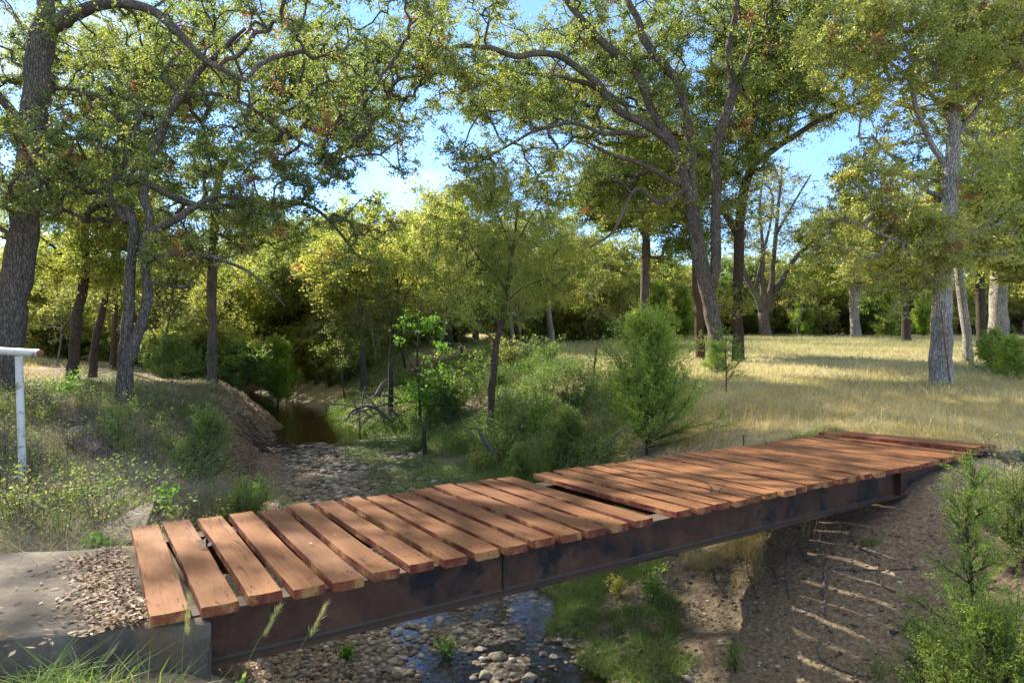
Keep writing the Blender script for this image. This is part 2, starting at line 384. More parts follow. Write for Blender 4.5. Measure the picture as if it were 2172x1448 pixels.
# water
def water_mat():
    m, t = mat('water'); v = objvec(t)
    n1 = noise(t, v, 3.5, 4); n2 = noise(t, v, 14, 3)
    h = mixc(t, .3, n1.outputs[0], n2.outputs[0])
    b = t.nodes.new('ShaderNodeBump'); b.inputs['Strength'].default_value = .22; b.inputs['Distance'].default_value = .03; t.links.new(h, b.inputs['Height'])
    fr = t.nodes.new('ShaderNodeFresnel'); fr.inputs['IOR'].default_value = 1.5; t.links.new(b.outputs[0], fr.inputs['Normal'])
    gl = t.nodes.new('ShaderNodeBsdfGlossy'); gl.inputs['Roughness'].default_value = .02; t.links.new(b.outputs[0], gl.inputs['Normal'])
    tr = t.nodes.new('ShaderNodeBsdfTransparent'); tr.inputs[0].default_value = (.66, .58, .38, 1)
    ms = t.nodes.new('ShaderNodeMixShader'); t.links.new(fr.outputs[0], ms.inputs[0]); t.links.new(tr.outputs[0], ms.inputs[1]); t.links.new(gl.outputs[0], ms.inputs[2])
    o = t.nodes.new('ShaderNodeOutputMaterial'); t.links.new(ms.outputs[0], o.inputs[0]); return m
WATER = water_mat(); WZ = -1.955
cc = catmull(CL, 6); tg = np.gradient(cc, axis=0); tg /= np.linalg.norm(tg, axis=1)[:, None]; nr = np.stack([tg[:, 1], -tg[:, 0]], -1)
Vw = []
for p, n_ in zip(cc, nr):
    for o_ in (-3.4, 0, 3.4): Vw.append((p[0]+n_[0]*o_, p[1]+n_[1]*o_, WZ))
Qw = [(i*3+j, i*3+j+1, i*3+j+4, i*3+j+3) for i in range(len(cc)-1) for j in (0, 1)]
tag(link('water', mesh_np('water', Vw, Qw, None, None, True, (WATER,))), kind='structure')

# ------------------------------------------------------------------ picture to place
def P3(px, py, Yd): return np.array([(px-1086)/F*Yd, Yd, CAM_Z-(py-724)/F*Yd])
UX, UY = .8294, .5586
A0 = P3(320, 1310, F*CAM_Z/(1310-724)); FA = A0[:2].copy()        # near corner of the deck, front edge
def u_at(px, base):
    k = (px-1086)/F
    return (k*base[1]-base[0])/(UX-k*UY)
VX, VY = -UY, UX
DECK_W = 2.13
FB = FA+np.array([VX, VY])*DECK_W
def dk(u, v, z=0.0): return np.array([FA[0]+UX*u+VX*v, FA[1]+UY*u+VY*v, z])

# ------------------------------------------------------------------ bridge
def wood_mat():
    m, t = mat('stained_wood'); v = objvec(t, (1, 1, 1)); oi = t.nodes.new('ShaderNodeObjectInfo')
    off = t.nodes.new('ShaderNodeVectorMath'); off.operation = 'ADD'
    sc = t.nodes.new('ShaderNodeVectorMath'); sc.operation = 'SCALE'; sc.inputs['Scale'].default_value = 1
    cmb = t.nodes.new('ShaderNodeCombineXYZ')
    ml = t.nodes.new('ShaderNodeMath'); ml.operation = 'MULTIPLY'; ml.inputs[1].default_value = 37.0
    t.links.new(oi.outputs['Random'], ml.inputs[0]); t.links.new(ml.outputs[0], cmb.inputs[0]); t.links.new(ml.outputs[0], cmb.inputs[2])
    t.links.new(v, off.inputs[0]); t.links.new(cmb.outputs[0], off.inputs[1]); vv = off.outputs[0]
    mp_ = t.nodes.new('ShaderNodeMapping'); mp_.inputs['Scale'].default_value = (1.3, 26, 26); t.links.new(vv, mp_.inputs['Vector'])
    gr = noise(t, mp_.outputs[0], 2.2, 6, .6, .6)
    mp2 = t.nodes.new('ShaderNodeMapping'); mp2.inputs['Scale'].default_value = (.9, 14, 14); t.links.new(vv, mp2.inputs['Vector'])
    ck = noise(t, mp2.outputs[0], 3.0, 2, .4, 1.2)
    crk = ramp(t, [(.30, (1, 1, 1)), (.335, (0, 0, 0))], ck.outputs[0])
    bl = noise(t, vv, 5, 5, .6)
    base = ramp(t, [(.3, (.155, .062, .021)), (.5, (.205, .084, .028)), (.7, (.25, .108, .038))], gr.outputs[0])
    b2 = mixc(t, ramp(t, [(.35, (0, 0, 0)), (.7, (.75, .75, .75))], bl.outputs[0]).outputs[0], base.outputs[0], (.265, .122, .047))
    hv = t.nodes.new('ShaderNodeHueSaturation'); t.links.new(b2, hv.inputs['Color'])
    mr = t.nodes.new('ShaderNodeMapRange'); mr.inputs[3].default_value = .70; mr.inputs[4].default_value = 1.15; t.links.new(oi.outputs['Random'], mr.inputs[0]); t.links.new(mr.outputs[0], hv.inputs['Value'])
    # thicker stain on edges and ends, drips and worn yellowish patches
    geo = t.nodes.new('ShaderNodeNewGeometry'); tcn = t.nodes.new('ShaderNodeTexCoord')
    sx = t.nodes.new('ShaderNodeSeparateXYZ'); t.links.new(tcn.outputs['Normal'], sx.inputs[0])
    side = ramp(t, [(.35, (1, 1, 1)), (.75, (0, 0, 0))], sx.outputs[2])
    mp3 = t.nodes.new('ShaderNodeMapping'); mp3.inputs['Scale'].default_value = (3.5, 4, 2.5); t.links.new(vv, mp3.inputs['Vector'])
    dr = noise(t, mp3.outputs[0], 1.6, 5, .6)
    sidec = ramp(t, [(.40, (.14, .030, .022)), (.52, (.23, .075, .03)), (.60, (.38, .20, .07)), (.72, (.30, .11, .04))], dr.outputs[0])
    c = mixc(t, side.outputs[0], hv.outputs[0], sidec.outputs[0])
    c = mixc(t, mixc(t, .75, (0, 0, 0), crk.outputs[0]), c, (.05, .02, .012))
    sp = noise(t, vv, 60, 2); spk = ramp(t, [(.73, (0, 0, 0)), (.76, (1, 1, 1))], sp.outputs[0])
    bg2 = noise(t, vv, 4, 2); spm = mixc(t, 1.0, spk.outputs[0], ramp(t, [(.5, (0, 0, 0)), (.6, (1, 1, 1))], bg2.outputs[0]).outputs[0], 'MULTIPLY')
    c = mixc(t, spm, c, (.5, .44, .38))
    h = mixc(t, .6, gr.outputs[0], mixc(t, 1.0, (1, 1, 1), crk.outputs[0], 'SUBTRACT'))
    finish(t, c, .78, h, .6, .007, .22); return m
WOOD = wood_mat()
def steel_mat():
    m, t = mat('rusty_steel'); v = objvec(t)
    n1 = noise(t, v, 3.2, 7, .7); n2 = noise(t, v, 1.3, 5, .65, .5); n3 = noise(t, v, 30, 4)
    rust = ramp(t, [(.3, (.045, .020, .012)), (.5, (.095, .042, .022)), (.7, (.155, .078, .040))], n1.outputs[0])
    pt = ramp(t, [(.495, (0, 0, 0)), (.58, (1, 1, 1))], mixc(t, .45, n2.outputs[0], n1.outputs[0]))
    c = mixc(t, pt.outputs[0], rust.outputs[0], (.018, .014, .012))
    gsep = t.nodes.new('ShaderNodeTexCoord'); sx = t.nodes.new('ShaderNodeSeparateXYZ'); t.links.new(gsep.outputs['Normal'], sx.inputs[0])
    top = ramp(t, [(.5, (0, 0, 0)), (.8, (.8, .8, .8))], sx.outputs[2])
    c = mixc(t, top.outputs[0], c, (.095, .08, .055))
    finish(t, c, .75, n3.outputs[0], .4, .004, .3); return m
STEEL = steel_mat()

mN, tN = mat('dark_nail_heads'); finish(tN, (.03, .02, .016), .6, metal=.4); NAIL = mN
bridge = empty('footbridge', tuple(dk(0, 0)), 'brown stained plank footbridge on rusty steel girders crossing the creek', 'bridge')
rz = math.atan2(UY, UX)
def plank_mesh(Lp, Wp, Tp, seed, bend=0.0, warp=0.0):
    r = np.random.default_rng(seed); b = .006
    hw = Wp/2
    prof = [(-hw, -Tp+b), (-hw, -Tp*.5), (-hw, -b), (-hw+b, -.001)]
    for q in (-.7, -.35, 0, .35, .7): prof.append((hw*q, -.004*(1-q*q)*1.0))
    prof += [(hw-b, -.001), (hw, -b), (hw, -Tp*.5), (hw, -Tp+b), (hw-b, -Tp), (-hw+b, -Tp)]
    prof = np.array(prof); npf = len(prof); ns = 26
    xs = np.linspace(0, Lp, ns); V = []
    for i, x_ in enumerate(xs):
        jy = (vnoise(x_*2.1+seed*3.3, 1.5)-.5)*.010+bend*math.sin(math.pi*x_/Lp)
        jz = (vnoise(x_*1.1+seed*7.1, 4.5)-.5)*.012+warp*(x_/Lp-.5)**2
        for (yy, zz) in prof:
            ed = (vnoise(x_*6+seed, zz*30+yy*20+seed)-.5)*.006
            V.append((x_, yy*(1+.0)+jy+(ed if abs(yy) > hw*.9 else 0), zz+jz+(ed*.5 if zz > -.01 else 0)))
    Qp = []
    for i in range(ns-1):
        for j in range(npf):
            j2 = (j+1) % npf
            Qp.append((i*npf+j, (i+1)*npf+j, (i+1)*npf+j2, i*npf+j2))
    me = bpy.data.meshes.new('plank')
    faces = [tuple(q) for q in Qp]+[tuple(range(npf)), tuple(reversed(range((ns-1)*npf, ns*npf)))]; nf = len(faces)
    for nx0 in (.15, .19, Lp-.29, Lp-.25):
        for ny0 in (-.28, .26):
            if r.uniform() < .25: continue
            cx_, cy_ = nx0+r.normal()*.012, Wp*ny0+r.normal()*.012; zc = .0015+(vnoise(cx_*1.1+seed*7.1, 4.5)-.5)*.012+warp*(cx_/Lp-.5)**2-.003*(1-(2*ny0)**2); b0 = len(V)
            V += [(cx_+.007*math.cos(q*math.pi/4), cy_+.007*math.sin(q*math.pi/4), float(zc)) for q in range(8)]; faces.append(tuple(range(b0, b0+8)))
    me.from_pydata([tuple(v) for v in V], [], faces); me.materials.append(WOOD); me.materials.append(NAIL)
    for p_ in me.polygons:
        if p_.index >= nf: p_.material_index = 1
    me.update()
    return me
fr_px = [(320, 405), (427, 506), (529, 600), (621, 688), (707, 771), (790, 847), (871, 922), (942, 990), (1007, 1056), (1071, 1117), (1130, 1175), (1190, 1232), (1245, 1284), (1295, 1331), (1345, 1381),
         (1437, 1470), (1478, 1507), (1517, 1546), (1556, 1583), (1591, 1618), (1627, 1652), (1659, 1685), (1690, 1715), (1719, 1744), (1750, 1771), (1777, 1800), (1804, 1826), (1831, 1850), (1853, 1875), (1879, 1901), (1905, 1928),
         (1931, 1951), (1954, 1973), (1976, 1996), (1999, 2018), (2021, 2038), (2042, 2060), (2066, 2086), (2098, 2120)]
bk_px = [278, 345, 418, 486, 550, 609, 668, 724, 775, 826, 875, 924, 968, 1012, 1055, 1135, 1173, 1206, 1241, 1276, 1311, 1340, 1369]
BL = P3(278, 1117, F*CAM_Z/(1117-724))[:2]
us = []
for i, (a, b) in enumerate(fr_px):
    u0, u1 = u_at(a, FA), u_at(b, FA); wd = min(u1-u0, .232); uc = (u0+u1)/2
    if i < len(bk_px): ub = u_at(bk_px[i], FB)+wd/2
    else: ub = uc+(.0 if i < 37 else -.25)
    if i == 15: ub = ub-.02
    r_ = random.Random(i)
    v0 = r_.uniform(-.025, .02); zt = 0 if i < 36 else (.0, .065, .03)[i-36]
    p = dk(uc, v0, zt+r_.uniform(-.004, .004)); q = dk(ub, DECK_W+r_.uniform(-.03, .03), zt)
    d = q-p; Lp = math.hypot(d[0], d[1])
    o = link('plank', plank_mesh(Lp, wd, .062, i+1, r_.uniform(-.01, .01), r_.uniform(-.01, .02)), bridge)
    o.location = Vector(p)-bridge.location; o.rotation_euler = (r_.uniform(-.012, .012), r_.uniform(-.003, .003), math.atan2(d[1], d[0]))
    us.append(uc)
tag(bridge.children[15], 'skewed plank beside the wide gap'); tag(bridge.children[0], 'first plank against the concrete slab')
U_END = us[-1]
def ibeam(u0, u1, vc, ztop, h, bw, tw, tf):
    pr = [(-bw/2, 0), (-bw/2, -tf), (-tw/2-.012, -tf-.002), (-tw/2, -tf-.014), (-tw/2, -h+tf+.014), (-tw/2-.012, -h+tf+.002), (-bw/2, -h+tf), (-bw/2, -h)]
    pr = pr+[(-a, b) for a, b in reversed(pr)]
    n = len(pr); V = []; ns = 40
    for i in range(ns+1):
        u = u0+(u1-u0)*i/ns
        for (a, b) in pr: V.append(dk(u, vc+a, ztop+b))
    Qb = [(i*n+j, i*n+(j+1) % n, (i+1)*n+(j+1) % n, (i+1)*n+j) for i in range(ns) for j in range(n)]
    me = bpy.data.meshes.new('girder'); me.from_pydata([tuple(Vector(v)-bridge.location) for v in V], [], [q for q in Qb]+[tuple(reversed(range(n))), tuple(range(ns*n, ns*n+n))])
    me.materials.append(STEEL); me.update(); return me
GZ = -.064
def box_uv(name, u0, u1, v0, v1, z0, z1, m, parent, base):
    V = [tuple(Vector(dk(u, v, z))-base) for z in (z0, z1) for (u, v) in ((u0, v0), (u1, v0), (u1, v1), (u0, v1))]
    me = bpy.data.meshes.new(name); me.from_pydata(V, [], [(3, 2, 1, 0), (4, 5, 6, 7), (0, 1, 5, 4), (1, 2, 6, 5), (2, 3, 7, 6), (3, 0, 4, 7)])
    me.materials.append(m); me.update(); return link(name, me, parent)
g1 = link('girder', ibeam(.14, U_END+.05, .16, GZ, .335, .17, .012, .018), bridge)
g2 = link('girder', ibeam(.14, U_END+.05, DECK_W-.28, GZ, .335, .17, .012, .018), bridge)
tag(g1, 'near rusty girder with black scorched patches'); tag(g2, 'far girder seen between the planks')
ujoint = u_at(1090, FA)
for uu, w_ in ((ujoint, .138), (u_at(1925, FA), .078)):
    box_uv('stiffener', uu, uu+.012, w_, .152, GZ-.316, GZ-.02, STEEL, bridge, bridge.location)
for uu in (1.6, 4.6, 7.6): box_uv('cross_brace', uu, uu+.07, .17, DECK_W-.29, GZ-.2, GZ-.13, STEEL, bridge, bridge.location)

# concrete
def concrete_mat():
    m, t = mat('weathered_concrete'); v = objvec(t)
    n1 = noise(t, v, 2.2, 7, .65); n2 = noise(t, v, 40, 5, .7); n3 = noise(t, v, 1.2, 4)
    c = ramp(t, [(.3, (.065, .052, .037)), (.5, (.125, .105, .078)), (.7, (.22, .19, .145))], n1.outputs[0])
    c2 = mixc(t, ramp(t, [(.52, (0, 0, 0)), (.68, (.8, .8, .8))], n3.outputs[0]).outputs[0], c.outputs[0], (.21, .13, .055))
    c3 = mixc(t, ramp(t, [(.35, (.55, .55, .55)), (.6, (1, 1, 1))], n2.outputs[0]).outputs[0], mixc(t, 1, c2, (.6, .58, .55), 'MULTIPLY'), c2)
    finish(t, c3, .9, mixc(t, .4, n1.outputs[0], n2.outputs[0]), .8, .015, .2); return m
CONC = concrete_mat()
def slab(name, corners, ztop, zbot, label, cat, seed=0, parent=None):
    """concrete block over a quad footprint, rough faces"""
    c = np.array(corners, float); n = 64; nz_ = 16; V = []; 
    o = empty(name, (c[:, 0].mean(), c[:, 1].mean(), zbot), label, cat) if parent is None else parent
    zt = np.array(ztop, float) if hasattr(ztop, '__len__') else np.full(4, ztop)
    def pt(a, b): return (c[0]*(1-a)*(1-b)+c[1]*a*(1-b)+c[2]*a*b+c[3]*(1-a)*b), (zt[0]*(1-a)*(1-b)+zt[1]*a*(1-b)+zt[2]*a*b+zt[3]*(1-a)*b)
    g = Geo(); ii = np.linspace(0, 1, n)
    def grid(Pts):
        a, b = Pts.shape[:2]; k = np.arange(a*b).reshape(a, b)
        g.add(Pts.reshape(-1, 3), np.stack([k[:-1, :-1], k[:-1, 1:], k[1:, 1:], k[1:, :-1]], -1).reshape(-1, 4))
    def rough(p, out_, top=False):
        q = np.array(p); nn = (fbm(q[..., 0]*3+seed, q[..., 1]*3, q[..., 2]*3, 5)-.5)
        return q+np.asarray(out_)*nn[..., None]*(.05 if top else .11)
    ctr = c.mean(0)
    T_ = np.array([[[*pt(a, b)[0], pt(a, b)[1]] for b in ii] for a in ii]); 
    edge = np.minimum.reduce([np.broadcast_to(ii[:, None], (n, n)), np.broadcast_to(1-ii[:, None], (n, n)), np.broadcast_to(ii[None], (n, n)), np.broadcast_to(1-ii[None], (n, n))])
    T_[..., 2] -= np.where(edge < .001, .018, 0); T2 = rough(T_, (0, 0, 1), True); grid(T2.transpose(1, 0, 2))
    for rim in (T2[:, 0], T2[-1, :], T2[::-1, -1], T2[0, ::-1]):
        rows = [rim]
        d = rim[-1, :2]-rim[0, :2]; nrm = np.array([d[1], -d[0], 0])/np.hypot(*d)
        for k in range(1, nz_+1):
            z = rim[:, 2]+(zbot-rim[:, 2])*k/nz_; r_ = np.stack([rim[:, 0], rim[:, 1], z], -1)
            rows.append(rough(r_+nrm*.008, nrm) if k else rim)
        grid(np.array(rows)[::-1])
    g.build('block', CONC, o, True, tuple(o.location)); return o
# left abutment: top just under the first plank
pA = dk(.30, -.02)[:2]; pB = dk(.30, 1.72)[:2]
slab('concrete_abutment', [pA, pB, pB+np.array([-2.3, -.5]), pA+np.array([-2.6, -.62])], -.072, -1.5,
     'weathered concrete slab strewn with leaves, where the near end of the bridge rests', 'abutment', 1)
slab('concrete_curb', [(-3.75, 6.2), (-3.42, 5.85), (-3.25, 6.0), (-3.95, 7.6)], -.22, -1.2, 'narrow concrete wing wall half buried in brush behind the first plank', 'wall', 3)
eR = U_END-.10
ab = slab('concrete_abutment', [dk(eR, -.25)[:2], dk(eR+.42, -.25)[:2], dk(eR+.42, 2.25)[:2], dk(eR, 2.25)[:2]], -.073, -1.7,
     'grey concrete abutment holding the far end of the bridge above the bank', 'abutment', 5)
slab('wing', [dk(eR+.36, -.28)[:2], dk(eR+3.6, -1.5)[:2], dk(eR+3.75, -1.2)[:2], dk(eR+.44, .06)[:2]], -.078, -1.7, '', '', 6, ab)
slab('concrete_ledge', [dk(eR-.75, -.15)[:2], dk(eR+.05, -.15)[:2], dk(eR+.05, 2.2)[:2], dk(eR-.75, 2.2)[:2]], -.42, -.9, 'low concrete footing ledge under the far end of the girders', 'footing', 7)

# ------------------------------------------------------------------ trees
def lit_keep(P, r, p_keep=.35):
    """thin the crowns where their shadow would fall on the deck, slab and near meadow; the gaps are shaped for the light"""
    t = P[:, 2]/SUN[2]; gx_ = P[:, 0]-SUN[0]*t; gy_ = P[:, 1]-SUN[1]*t
    u = (gx_-FA[0])*UX+(gy_-FA[1])*UY; v = (gx_-FA[0])*VX+(gy_-FA[1])*VY
    nn = fbm(gx_*.9, gy_*.9, 12.3, 2)
    deck = (u > -3.5) & (u < 11) & (v > -2) & (v < 2.4) & (nn > .40)
    bank = (u > 2.5) & (u < 10) & (v >= 2.4) & (v < 6.5) & (nn > .36)
    meadow = (gx_ > 1.5) & (gy_ > 9) & (gy_ < 16.5) & (gx_ < 22) & (nn > .34)
    stripes = (u > 2.8) & (u < 10.2) & (v > -2.2) & (v < 5.4-.3*(u-4)) & (nn > .20)
    creekb = (gx_ > -7.5) & (gx_ < 2) & (gy_ > 8) & (gy_ < 24) & (nn > .38)
    leftb = (gx_ > -11) & (gx_ <= -3.5) & (gy_ > 6) & (gy_ < 17) & (nn > .50)
    k = r.uniform(size=len(P))
    return ~((stripes & (k > .12)) | (deck & (k > .45)) | (bank & (k > .30)) | (meadow & (k > .22)) | (creekb & (k > .30)) | (leftb & (k > .40)))  # leaf clusters taken out so that sun reaches these patches

DENS = 1.85
class Skel:
    def __init__(s): s.P = []; s.par = []; s.r = []; s.fixed = []
    def add(s, p, par, r=0.0, fixed=False):
        s.P.append(p); s.par.append(par); s.r.append(r); s.fixed.append(fixed); return len(s.P)-1

def grow_tree(name, base, limbs, blobs, leafmat, bark, label, cat='tree', group=None, leaf=(.075, .05), per=150, spread=.55, droop=0.0,
              seed=0, parent_vals=(.0, 1.0), rust=0, thin=True, twigs=6, min_r=.006, gamma=.46, kscale=.011, tone=0.0, upbias=.9, zsc=.6, rough=.16, spray=None):
    """limbs: list of (points Nx3, radii N); blobs: list of (centre, radii3, n)"""
    r = np.random.default_rng(seed+100)
    base = np.asarray(base, float)
    root = empty(name, tuple(base), label, cat, group)
    gt = Geo(); NP = []; NR = []
    for k, (P, R) in enumerate(limbs):
        P = np.asarray(P, float); R = np.asarray(R, float)
        per_ = 5
        Pc = catmull(P, per_); Rc = np.interp(np.linspace(0, 1, len(Pc)), np.linspace(0, 1, len(R)), R)
        if len(Pc) > 4:
            j = np.stack([fbm(np.arange(len(Pc))*.45+seed+k*7, np.full(len(Pc), q*3.1), 0., 2)-.5 for q in range(3)], -1)
            Pc = Pc+j*(Rc[:, None]*(1.1 if R[0] < .12 else .45)); 
        if k == 0:
            hgt = Pc[:, 2]-Pc[0, 2]; Rc = Rc*(1+.28*np.exp(-hgt/(R[0]*1.6)))
        tube(gt, Pc, Rc, 14 if R[0] > .12 else 8, rough=rough if R[0] > .05 else 0, seed=seed+k*3.3)
        NP.append(Pc); NR.append(Rc)
    NP = np.concatenate(NP); NR = np.concatenate(NR)
    # cluster centres
    T_ = []
    for (c, rad, n) in blobs:
        c = np.asarray(c, float); rad = np.asarray(rad, float)
        n = int(n*DENS); d = rand_dirs(n, r)*(r.uniform(size=(n, 1))**(1/2.4)); p = c+d*rad
        q = fbm(p[:, 0]*.75+seed, p[:, 1]*.75, p[:, 2]*.75, 2); p = p[q > .445]
        T_.append(p)
    T_ = np.concatenate(T_) if T_ else np.zeros((0, 3))
    if thin and len(T_): T_ = T_[lit_keep(T_, r)]
    d0 = np.array([np.min(np.linalg.norm(NP-p, axis=1)) for p in T_]) if len(T_) else np.zeros(0)
    order = np.argsort(d0)
    nodes = np.zeros((len(NP)+len(T_)*3, 3)); nodes[:len(NP)] = NP; cnt = len(NP)
    cost = np.zeros(len(nodes)); cost[:cnt] = np.clip(.25-NR, 0, .2)*0
    par = [-1]*len(NP); edges = []
    ends = []
    zlow = base[2]+.22*(NP[:, 2].max()-base[2])
    cost[:cnt] += np.where(NP[:, 2] < zlow, 3.0, 0)
    for i in order:
        p = T_[i]
        dd = np.linalg.norm(nodes[:cnt]-p, axis=1)
        # prefer parents that lie below or at the level of the target
        dd = dd+cost[:cnt]*.25+np.clip(nodes[:cnt, 2]-p[2], 0, 9)*.25*(1-droop)
        j = int(np.argmin(dd)); a = nodes[j]; d = p-a; l = np.linalg.norm(d)
        if l < .05: continue
        m1 = a+d*.35+r.normal(size=3)*l*.09+np.array([0, 0, l*.05]); m2 = a+d*.7+r.normal(size=3)*l*.09+np.array([0, 0, l*.04])
        prev = j
        for q in (m1, m2, p):
            nodes[cnt] = q; cost[cnt] = cost[prev]+l/3; par.append(prev); prev = cnt; cnt += 1
        ends.append(cnt-1)
    # pipe model radii
    w_ = np.zeros(cnt); 
    for e in ends: w_[e] += 1
    n0 = len(NP)
    for k in range(cnt-1, n0-1, -1): 
        if par[k] >= n0: w_[par[k]] += w_[k]
    rr = np.maximum(min_r, kscale*np.power(np.maximum(w_, .3), gamma)); rr[:n0] = NR
    A_ = []; Bn = []; ra = []; rb = []
    for k in range(n0, cnt):
        A_.append(nodes[par[k]]); Bn.append(nodes[k])
        ra.append(min(rr[k]*1.15, rr[par[k]]) if par[k] >= n0 else min(rr[k]*1.3, NR[par[k]]*.8+.004)); rb.append(rr[k])
    if A_: tubes_simple(gt, A_, Bn, np.array(ra), np.array(rb), 5)
    # twigs and leaves
    E = nodes[np.array(ends, int)] if ends else np.zeros((0, 3))
    gl = Geo(); gr_ = Geo()
    if len(E):
        nE = len(E); tw = twigs
        S0 = np.repeat(E, tw, 0); dirs = rand_dirs(nE*tw, r, zsc); dirs[:, 2] -= droop*r.uniform(.4, 1.2, len(dirs)); dirs /= np.linalg.norm(dirs, axis=1)[:, None]
        ln = spread*r.uniform(.5, 1.2, len(dirs))
        S0 = S0-dirs*ln[:, None]*.15
        End = S0+dirs*ln[:, None]
        tubes_simple(gt, S0, End, min_r*.8, min_r*.35, 3)
        m_ = max(1, per//tw)
        f = r.uniform(.05, 1.08, (len(S0), m_))
        c = S0[:, None]+(End-S0)[:, None]*f[..., None]+r.normal(size=(len(S0), m_, 3))*spread*.085
        tone_cl = np.repeat(.25+.5*fbm(E[:, 0]*.5, E[:, 1]*.5, E[:, 2]*.5+seed, 2)+r.normal(size=nE)*.10, tw)
        val = np.clip(tone_cl[:, None]+r.normal(size=(len(S0), m_))*.13+tone+np.where(r.uniform(size=(len(S0), m_)) > .96, .45, 0), 0, 1)
        ax = dirs[:, None]*.9+r.normal(size=(len(S0), m_, 3))*.6
        if droop: ax[..., 2] -= droop*1.2
        isr = np.repeat(r.uniform(size=nE) < rust, tw)
        for sel, G_2 in ((~isr, gl), (isr, gr_)):
            if sel.any():
                cc_ = c[sel].reshape(-1, 3)
                leaves(G_2, cc_, ax[sel].reshape(-1, 3), r, leaf[0], leaf[1], val[sel].ravel(), upbias)
    gt.build('trunk', bark, root, True, tuple(base))
    if gl.n: gl.build('crown', leafmat, root, False, tuple(base))
    if gr_.n: tag(gr_.build('withered_leaves', LEAF_RUST, root, False, tuple(base)), 'rusty dead leaf clumps among the green')
    return root

def limb_px(pts, Yd, w0=None):
    """pts: (px, py, width_px[, depth offset]) traced at depth Yd"""
    P = []; R = []
    for q in pts:
        dy = q[3] if len(q) > 3 else 0
        P.append(P3(q[0], q[1], Yd+dy)); R.append(max(.006, q[2]*(1.15 if q[2] < 18 else .96)/F*(Yd+dy)/2))
    return np.array(P), np.array(R)
def base_px(px, py, Yd):
    p = P3(px, py, Yd); z = H(p[0], p[1]); return np.array([p[0], p[1], z])
def blob_px(px, py, rx, ry, Yd, rd, n): return (P3(px, py, Yd), (rx/F*Yd, rd, ry/F*Yd), n)
def trunk0(pts, Yd):
    """first limb rooted in the ground below its first traced point"""
    P, R = limb_px(pts, Yd); z = H(P[0][0], P[0][1])
    b = P[0].copy(); b[2] = z-.12
    if P[0][2]-z > .35: P = np.vstack([b, P]); R = np.concatenate([[R[0]*1.02], R])
    else: P[0] = b
    return P, R

def tree_px(name, Yd, main, limbs, blobs, leafmat, bark, label, **kw):
    if Yd < 24 and 'droop' not in kw: kw['per'] = int(kw.get('per', 150)*.66); kw['spread'] = kw.get('spread', .55)*.82
    L0 = trunk0(main, Yd); Ls = [L0]+[limb_px(l, Yd) for l in limbs]
    b = L0[0][0].copy(); b[2] += .12
    bl = [blob_px(*q[:4], Yd+(q[6] if len(q) > 6 else 0), q[4], q[5]) for q in blobs]
    return grow_tree(name, b, Ls, bl, leafmat, bark, label, **kw)

# T1 massive tree at the left edge
tree_px('elm_tree', 17, [(4, 800, 60), (16, 700, 66), (34, 600, 60), (50, 500, 58), (62, 400, 52), (70, 300, 52), (76, 200, 55), (84, 110, 54), (96, 62, 50)],
 [[(88, 75, 40), (98, 20, 34), (104, -60, 30), (120, -180, 26, 1), (150, -320, 18, 1)],
  [(96, 62, 40), (135, 42, 34), (190, 18, 26), (260, 6, 24, -.5), (320, 22, 20, -1), (380, 70, 15, -1.4), (430, 125, 11, -1.8), (520, 170, 7, -2.2)],
  [(60, 290, 24), (20, 230, 18), (-40, 170, 14, -.5), (-120, 120, 10, -1)],
  [(250, 6, 14), (330, -60, 12, .5), (440, -120, 9, 1), (600, -160, 6, 1)],
  [(110, -60, 20), (40, -160, 14), (-60, -250, 10)]],
 [(300, 90, 250, 120, 1.2, 360, 3.4), (40, 120, 120, 140, 1.2, 120, 3.0), (300, 110, 230, 120, 2.2, 200, 1.2), (480, 90, 220, 110, 2.4, 200, -1.5), (60, 200, 130, 160, 2.0, 130, 2.2), (700, 60, 150, 90, 2.2, 170, -1), (150, 330, 170, 100, 1.6, 150, -1.5), (60, 400, 100, 110, .6, 26, -1.4), (20, 430, 90, 110, 1.6, 70, 2.4),
  (100, -160, 420, 150, 3, 260), (560, -150, 320, 130, 3, 170)],
 LEAF_GREEN, BARK, 'massive leaning tree with deeply furrowed bark behind the white pipe post', cat='tree', seed=1, rust=.03, per=170, leaf=(.07, .046))

